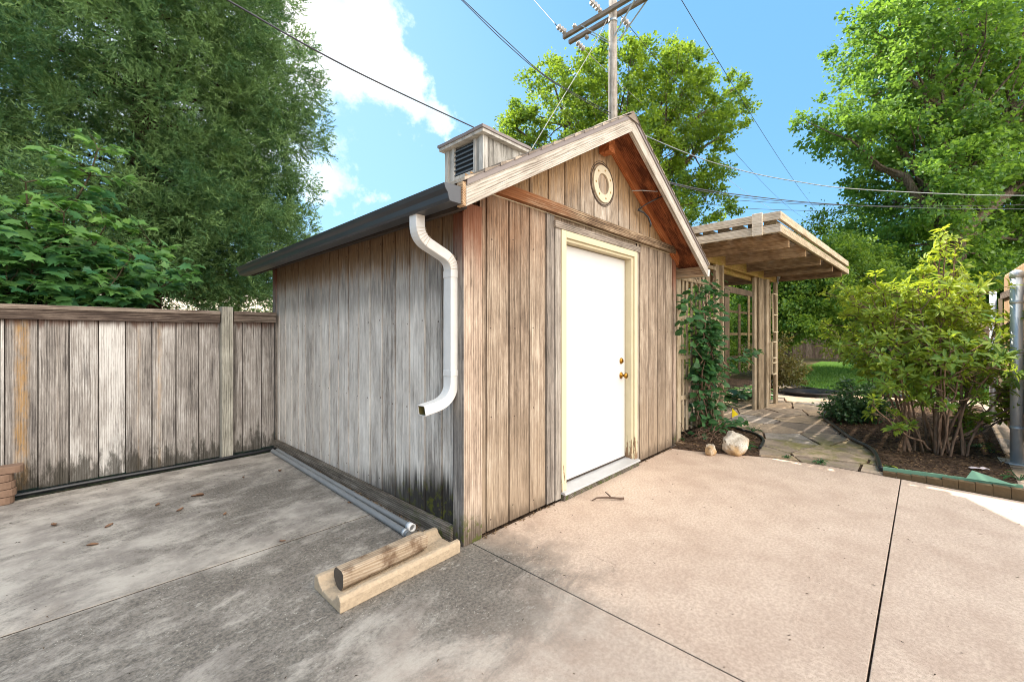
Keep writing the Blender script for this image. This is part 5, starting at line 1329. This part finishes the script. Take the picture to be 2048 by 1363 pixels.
# vine on the lattice
def vine():
    bs = Vector((3.85,-.06,0)); t = thing('climbing_vine', 'climbing vine with round dark leaves on the lattice by the shed', 'vine', bs)
    b = MB(); P=[];D=[];N_=[];L_=[];T_=[]
    runs = []
    for k in range(11):
        x0 = rnd.uniform(3.6,4.2); h = rnd.choice((.9,1.3,1.6,1.9,2.1,1.75)); pts = [Vector((x0,-.05,.02))]
        z = .02; x = x0; xe = 3.45+rnd.random()*.75
        while z < h:
            z += .14; x += (xe-x)*.12+rnd.gauss(0,.06); pts.append(Vector((max(3.30,min(4.75,x)), -.06-rnd.uniform(0,.18), z)))
        b.tube(pts, [.012*(1-.7*i/len(pts)) for i in range(len(pts))], 5, False); runs.append(pts)
    runs.append([Vector((4.5,-.08,.85)),Vector((4.8,-.12,.95)),Vector((5.1,-.2,1.0)),Vector((5.4,-.25,1.05)),Vector((5.7,-.2,1.08))]); b.tube(runs[-1], .004, 5, False)
    runs.append([Vector((3.4,-.1,1.75)),Vector((3.2,-.18,1.65)),Vector((3.1,-.2,1.5)),Vector((3.12,-.16,1.35))]); b.tube(runs[-1], .004, 5, False)
    runs.append([Vector((4.0,-.1,.15)),Vector((4.3,-.25,.12)),Vector((4.6,-.3,.14)),Vector((4.9,-.3,.12))]); b.tube(runs[-1], .004, 5, False)
    for pts in runs:
        n = len(pts)*10
        for k in range(n):
            i = rnd.randrange(len(pts)-1); p = pts[i].lerp(pts[i+1], rnd.random())
            if len(pts) > 6 and (p.z < .75 and rnd.random() < .66 or p.x > 4.0 and p.z > .9 and rnd.random() < .7 or p.z > 1.5 and rnd.random() < .4): continue
            a = rnd.uniform(0,2*PI); d = Vector((math.cos(a),math.sin(a)*.8-.2,rnd.uniform(-.6,.2))).normalized()
            P.append(p+d*rnd.uniform(.02,.12)); D.append(d); N_.append(Vector((rnd.gauss(0,.45),rnd.gauss(-.5,.4),.75))); L_.append(rnd.uniform(.065,.125)); T_.append(rnd.random())
    b.tube([(4.06,-.09,.0),(4.09,-.10,.35),(4.05,-.09,.75),(4.0,-.08,1.1)], [.034,.03,.022,.016], 8); b.tube([(4.0,-.16,.72),(4.2,-.2,.62),(4.35,-.22,.5)], [.012,.014,.013], 6); b.tube([(3.98,-.2,1.05),(4.15,-.24,.95),(4.3,-.26,.86)], [.015,.016,.012], 6)
    # tangle of dry stems at the foot
    for k in range(38):
        p = Vector((rnd.uniform(3.4,4.0),rnd.uniform(-.35,-.0),rnd.uniform(.01,.1))); q = p+Vector((rnd.uniform(-.25,.2),rnd.uniform(-.3,.1),rnd.uniform(-.03,.16)))
        q.z = max(.02,q.z); limb(b, p, q, .005, .003, 4, .12, .05)
    A = lambda q: np.array([tuple(v) for v in q]); L = np.array(L_)
    inst_mesh('leaves', *OVAL, A(P), A(D), unit(A(N_)), L, L*.8, np.array(T_), M_vine, t); b.build('stems', M_barks, t)
vine()
def rosette(name, lab, base, n, L, W, mat, cat='plant', el=(.3,1.2), shape=OVAL, group=None):
    t = thing(name, lab, cat, base, group); P=[];D=[];N_=[]
    b = MB()
    for k in range(n):
        a = rnd.uniform(0,2*PI); e = rnd.uniform(*el); d = Vector((math.cos(a)*math.cos(e),math.sin(a)*math.cos(e),math.sin(e)))
        st = Vector(base)+d*L*rnd.uniform(.3,1.0); b.tube([base, st], .004, 4, False)
        d2 = Vector((d.x,d.y,d.z*.2-.25)).normalized(); P.append(tuple(st)); D.append(tuple(d2)); N_.append((d.x*-.3+rnd.gauss(0,.15),d.y*-.3+rnd.gauss(0,.15),1))
    Ls = L*rng.uniform(.6,1.1,n)
    inst_mesh('leaves', *shape, np.array(P), np.array(D), unit(np.array(N_)), Ls, Ls*W, rng.random(n), mat, t)
    b.build('stalks', M_hosta, t); return t
rosette('broad_leaf_plant', 'broad leaved plant in front of the back lattice, the left one', (7.25,.62,0), 26, .30, .75, M_hosta, group='broad leaved plants in the pergola')
rosette('broad_leaf_plant', 'broad leaved plant just left of the right pergola post', (7.7,.5,0), 30, .36, .75, M_hosta, group='broad leaved plants in the pergola')
rosette('broad_leaf_plant', 'broad leaved plant between the pergola post and small trellis', (8.2,.3,0), 16, .28, .75, M_hosta, group='broad leaved plants in the pergola')
rosette('strap_leaf_plant', 'strap leaved clump just inside the left pergola post', (6.2,.50,0), 34, .30, .12, M_darkshrub, el=(.5,1.4))
weeds = [((1955,895),'pointed green weed on the mulch right of the bush',.10,14),((1985,905),'small round weed on the mulch by the paver strip',.06,8),((2040,960),'broad leaved weed at the right end of the green edging',.11,9),((1775,935),'yellow green sprig at the slab corner of the mulch bed',.06,8),((1490,893),'green weed clump right of the big pale rock',.09,22),((1505,862),'small weed at the end of the rock bed',.07,14),((1356,880),'small weed against the shed right corner',.07,12),((1640,925),'moss like weed growing between the flagstones',.05,22),((1572,915),'small weed in the flagstone joint near the slab',.04,16),((1450,850),'ground leaves at the foot of the vine covered post',.08,26)]
for (px,py),lab,L,n in weeds:
    g = gnd(px,py,.012); rosette('weed', lab, (g.x,g.y,.012), n, L, .42, M_vine if n != 8 else M_bush, 'weed', group='weeds')

# ------------------------------------------------------------------ far setting: back fence, houses
bf = thing('back_fence', 'shaded brown board fence across the far end of the lawn', 'fence', (22,-1,0))
A_, B_ = at(1300,700,27), at(2120,700,19)
A_.z = B_.z = 0; dirb = (B_-A_).normalized(); Lb = (B_-A_).length; nb_ = int(Lb/.15)
b = MB()
for k in range(nb_):
    p = A_+dirb*(k*.15); q = p+dirb*.142
    b.beam(Vector((p.x,p.y,.95)), Vector((q.x,q.y,.95)), .02, 1.8+rnd.uniform(-.015,.015), (0,0,1), rnd.random())
b.build('board_panel', M_backfence, bf)
b = MB(); b.beam(Vector((A_.x,A_.y+.04,1.5)), Vector((B_.x,B_.y+.04,1.5)), .04, .09); b.build('rail', M_backfence, bf)
def house(name, lab, p, ang, w, d, h, rh, wm, rm):
    o = thing(name, lab, 'house', (p[0],p[1],0)); ca, sa = math.cos(ang), math.sin(ang)
    X = lambda u,v,z: (p[0]+u*ca-v*sa, p[1]+u*sa+v*ca, z)
    b = MB(); b.add([X(-w/2,-d/2,0),X(w/2,-d/2,0),X(w/2,d/2,0),X(-w/2,d/2,0),X(-w/2,-d/2,h),X(w/2,-d/2,h),X(w/2,d/2,h),X(-w/2,d/2,h),X(-w/2,0,h+rh*.97),X(w/2,0,h+rh*.97)],
                    [(0,1,5,4),(2,3,7,6),(1,2,6,9,5),(3,0,4,8,7)]); b.build('wall', wm, o)
    b = MB(); e = .45
    for s_ in (-1,1):
        v0 = s_*(d/2+e); z0 = h-rh*e/(d/2)
        b.add([X(-w/2-e,v0,z0),X(w/2+e,v0,z0),X(w/2+e,0,h+rh),X(-w/2-e,0,h+rh),X(-w/2-e,v0,z0+.15),X(w/2+e,v0,z0+.15),X(w/2+e,0,h+rh+.15),X(-w/2-e,0,h+rh+.15)],
              [(0,1,2,3),(7,6,5,4),(0,4,5,1),(0,3,7,4),(1,5,6,2)])
    b.build('roof', rm, o)
    for u in (-w*.28,w*.25):
        b = MB(); b.add([X(u-.6,-d/2-.02,1.0),X(u+.6,-d/2-.02,1.0),X(u+.6,-d/2-.02,2.1),X(u-.6,-d/2-.02,2.1)], [(0,1,2,3)])
        f = b.build('window', M_glass, o)
hp = at(440,650,24); house('neighbour_house', 'neighbouring house with a pale sunlit roof seen under the cedar', (hp.x,hp.y), math.radians(-30), 15, 7, 2.3, 1.15, M_housewall, M_stuccoroof)
hp = at(1905,650,33); house('grey_house', 'grey house glimpsed behind the bush and back fence', (hp.x,hp.y), math.radians(-50), 9, 7, 2.8, 1.6, M_housewall, M_shingle)

# ------------------------------------------------------------------ light, sky, camera
sd = Vector((.10,.95,1.0)).normalized()
sun = bpy.data.lights.new('sun', 'SUN'); sun.energy = 3.2; sun.angle = math.radians(.55); sun.color = (1.0,.93,.82)
so = bpy.data.objects.new('sun', sun); COL.objects.link(so); so.rotation_euler = sd.to_track_quat('Z','Y').to_euler()
w = bpy.data.worlds.new('World'); sc.world = w; w.use_nodes = True
wt = w.node_tree; wt.nodes.clear()
class WN(NT):
    def __init__(s, t): s.t = t
wn = WN(wt)
sky = wn.n('ShaderNodeTexSky', sky_type='NISHITA'); sky.sun_disc = False
sky.sun_elevation = math.asin(sd.z); sky.sun_rotation = math.atan2(sd.x, sd.y); sky.air_density = 1.0; sky.dust_density = .4; sky.ozone_density = 2.0; sky.altitude = 200
tc = wn.n('ShaderNodeTexCoord').outputs['Generated']
gen = wn.vmath('NORMALIZE', tc)
def pdir(px,py):
    v = at(px,py,1)-CAM; return v.normalized()
n1 = wn.noise(gen, 5.5, 8, .62, .3); n2 = wn.noise(gen, 17, 6, .65)
nn = wn.math('ADD', wn.math('MULTIPLY', n1, .55), wn.math('MULTIPLY', n2, .45))
warp = wn.n('ShaderNodeTexNoise'); wn.set(warp.inputs['Vector'], gen); warp.inputs['Scale'].default_value = 6; warp.inputs['Detail'].default_value = 6; warp.inputs['Roughness'].default_value = .62
wv_ = wn.vmath('SUBTRACT', warp.outputs['Color'], (.5,.5,.5))
wsc = wn.n('ShaderNodeVectorMath', operation='SCALE'); wn.set(wsc.inputs[0], wv_); wsc.inputs['Scale'].default_value = .26
gw = wn.vmath('ADD', gen, wsc.outputs[0])
mask = None
for (px,py,r,a) in ((640,-40,.23,.6),(690,30,.17,.6),(720,100,.16,.55),(775,160,.14,.55),(840,212,.12,.75),(915,246,.09,.8),(600,70,.11,.3),(660,395,.10,.62),(735,395,.07,.55),(700,300,.2,.2),(560,300,.2,.3),(1480,5,.10,.40),(1560,80,.09,.34),(450,200,.3,.6),(200,100,.4,.6),(1585,215,.06,.36)):
    g_ = wn.mr(wn.vmath('DISTANCE', gw, tuple(pdir(px,py))), r, 0, 0, a)
    mask = g_ if mask is None else wn.math('ADD', mask, g_)
mask = wn.math('MINIMUM', mask, 1.0)
cl = wn.mr(wn.math('ADD', wn.math('MULTIPLY', mask, .62), nn), .80, 1.02)
thick = wn.mr(wn.math('ADD', wn.math('MULTIPLY', mask, .5), nn), .85, 1.2)
hz = wn.mr(wn.vmath('DISTANCE', gen, tuple(pdir(640,330))), .75, .05, 0, .28)
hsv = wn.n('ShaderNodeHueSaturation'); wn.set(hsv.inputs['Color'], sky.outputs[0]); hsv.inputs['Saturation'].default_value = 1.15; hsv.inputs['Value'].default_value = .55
blue = wn.mix(.6, hsv.outputs[0], (.86,2.18,3.6,1))
skyc = wn.mix(hz, blue, (2.2,3.3,4.0,1))
ccol = wn.mix(thick, (2.7,3.4,3.9,1), (4.3,4.1,3.9,1))
colr = wn.mix(cl, skyc, ccol)
# unseen bright cloud added opposite the sun and overhead to lift the shade
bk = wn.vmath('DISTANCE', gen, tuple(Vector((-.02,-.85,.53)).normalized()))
fill_cloud = wn.math('ADD', wn.mr(bk, 1.25, .25, 0, 1), wn.math('MULTIPLY', wn.math('SUBTRACT', nn, .5), 1.4))
fill_cloud = wn.mr(fill_cloud, .30, .62)
fill_cloud = wn.math('MULTIPLY', fill_cloud, wn.mr(bk, 1.30, 1.12))
colr = wn.mix(fill_cloud, colr, (14.6,13.75,12.8,1))
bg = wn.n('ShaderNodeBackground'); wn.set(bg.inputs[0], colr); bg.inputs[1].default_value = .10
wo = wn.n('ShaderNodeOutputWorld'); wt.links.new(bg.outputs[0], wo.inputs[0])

cam = bpy.data.cameras.new('camera'); co = bpy.data.objects.new('camera', cam); COL.objects.link(co)
co.location = CAM; co.rotation_euler = (PI/2, 0, -math.atan2(UY, UX))
cam.sensor_width = 36; cam.lens = FX/2048*36; cam.shift_y = -11.5/2048; cam.clip_end = 2000; cam.clip_start = .05
sc.camera = co
sc.view_settings.view_transform = 'Standard'; sc.view_settings.look = 'None'; sc.view_settings.gamma = 1; sc.view_settings.exposure = 1.85
sc.cycles.max_bounces = 10; sc.cycles.diffuse_bounces = 6; sc.cycles.transmission_bounces = 10; sc.cycles.transparent_max_bounces = 4; sc.cycles.use_denoising = True; sc.cycles.filter_width = 1.0
try: sc.cycles.denoising_input_passes = 'RGB_ALBEDO_NORMAL'; sc.cycles.denoising_prefilter = 'ACCURATE'
except Exception: pass
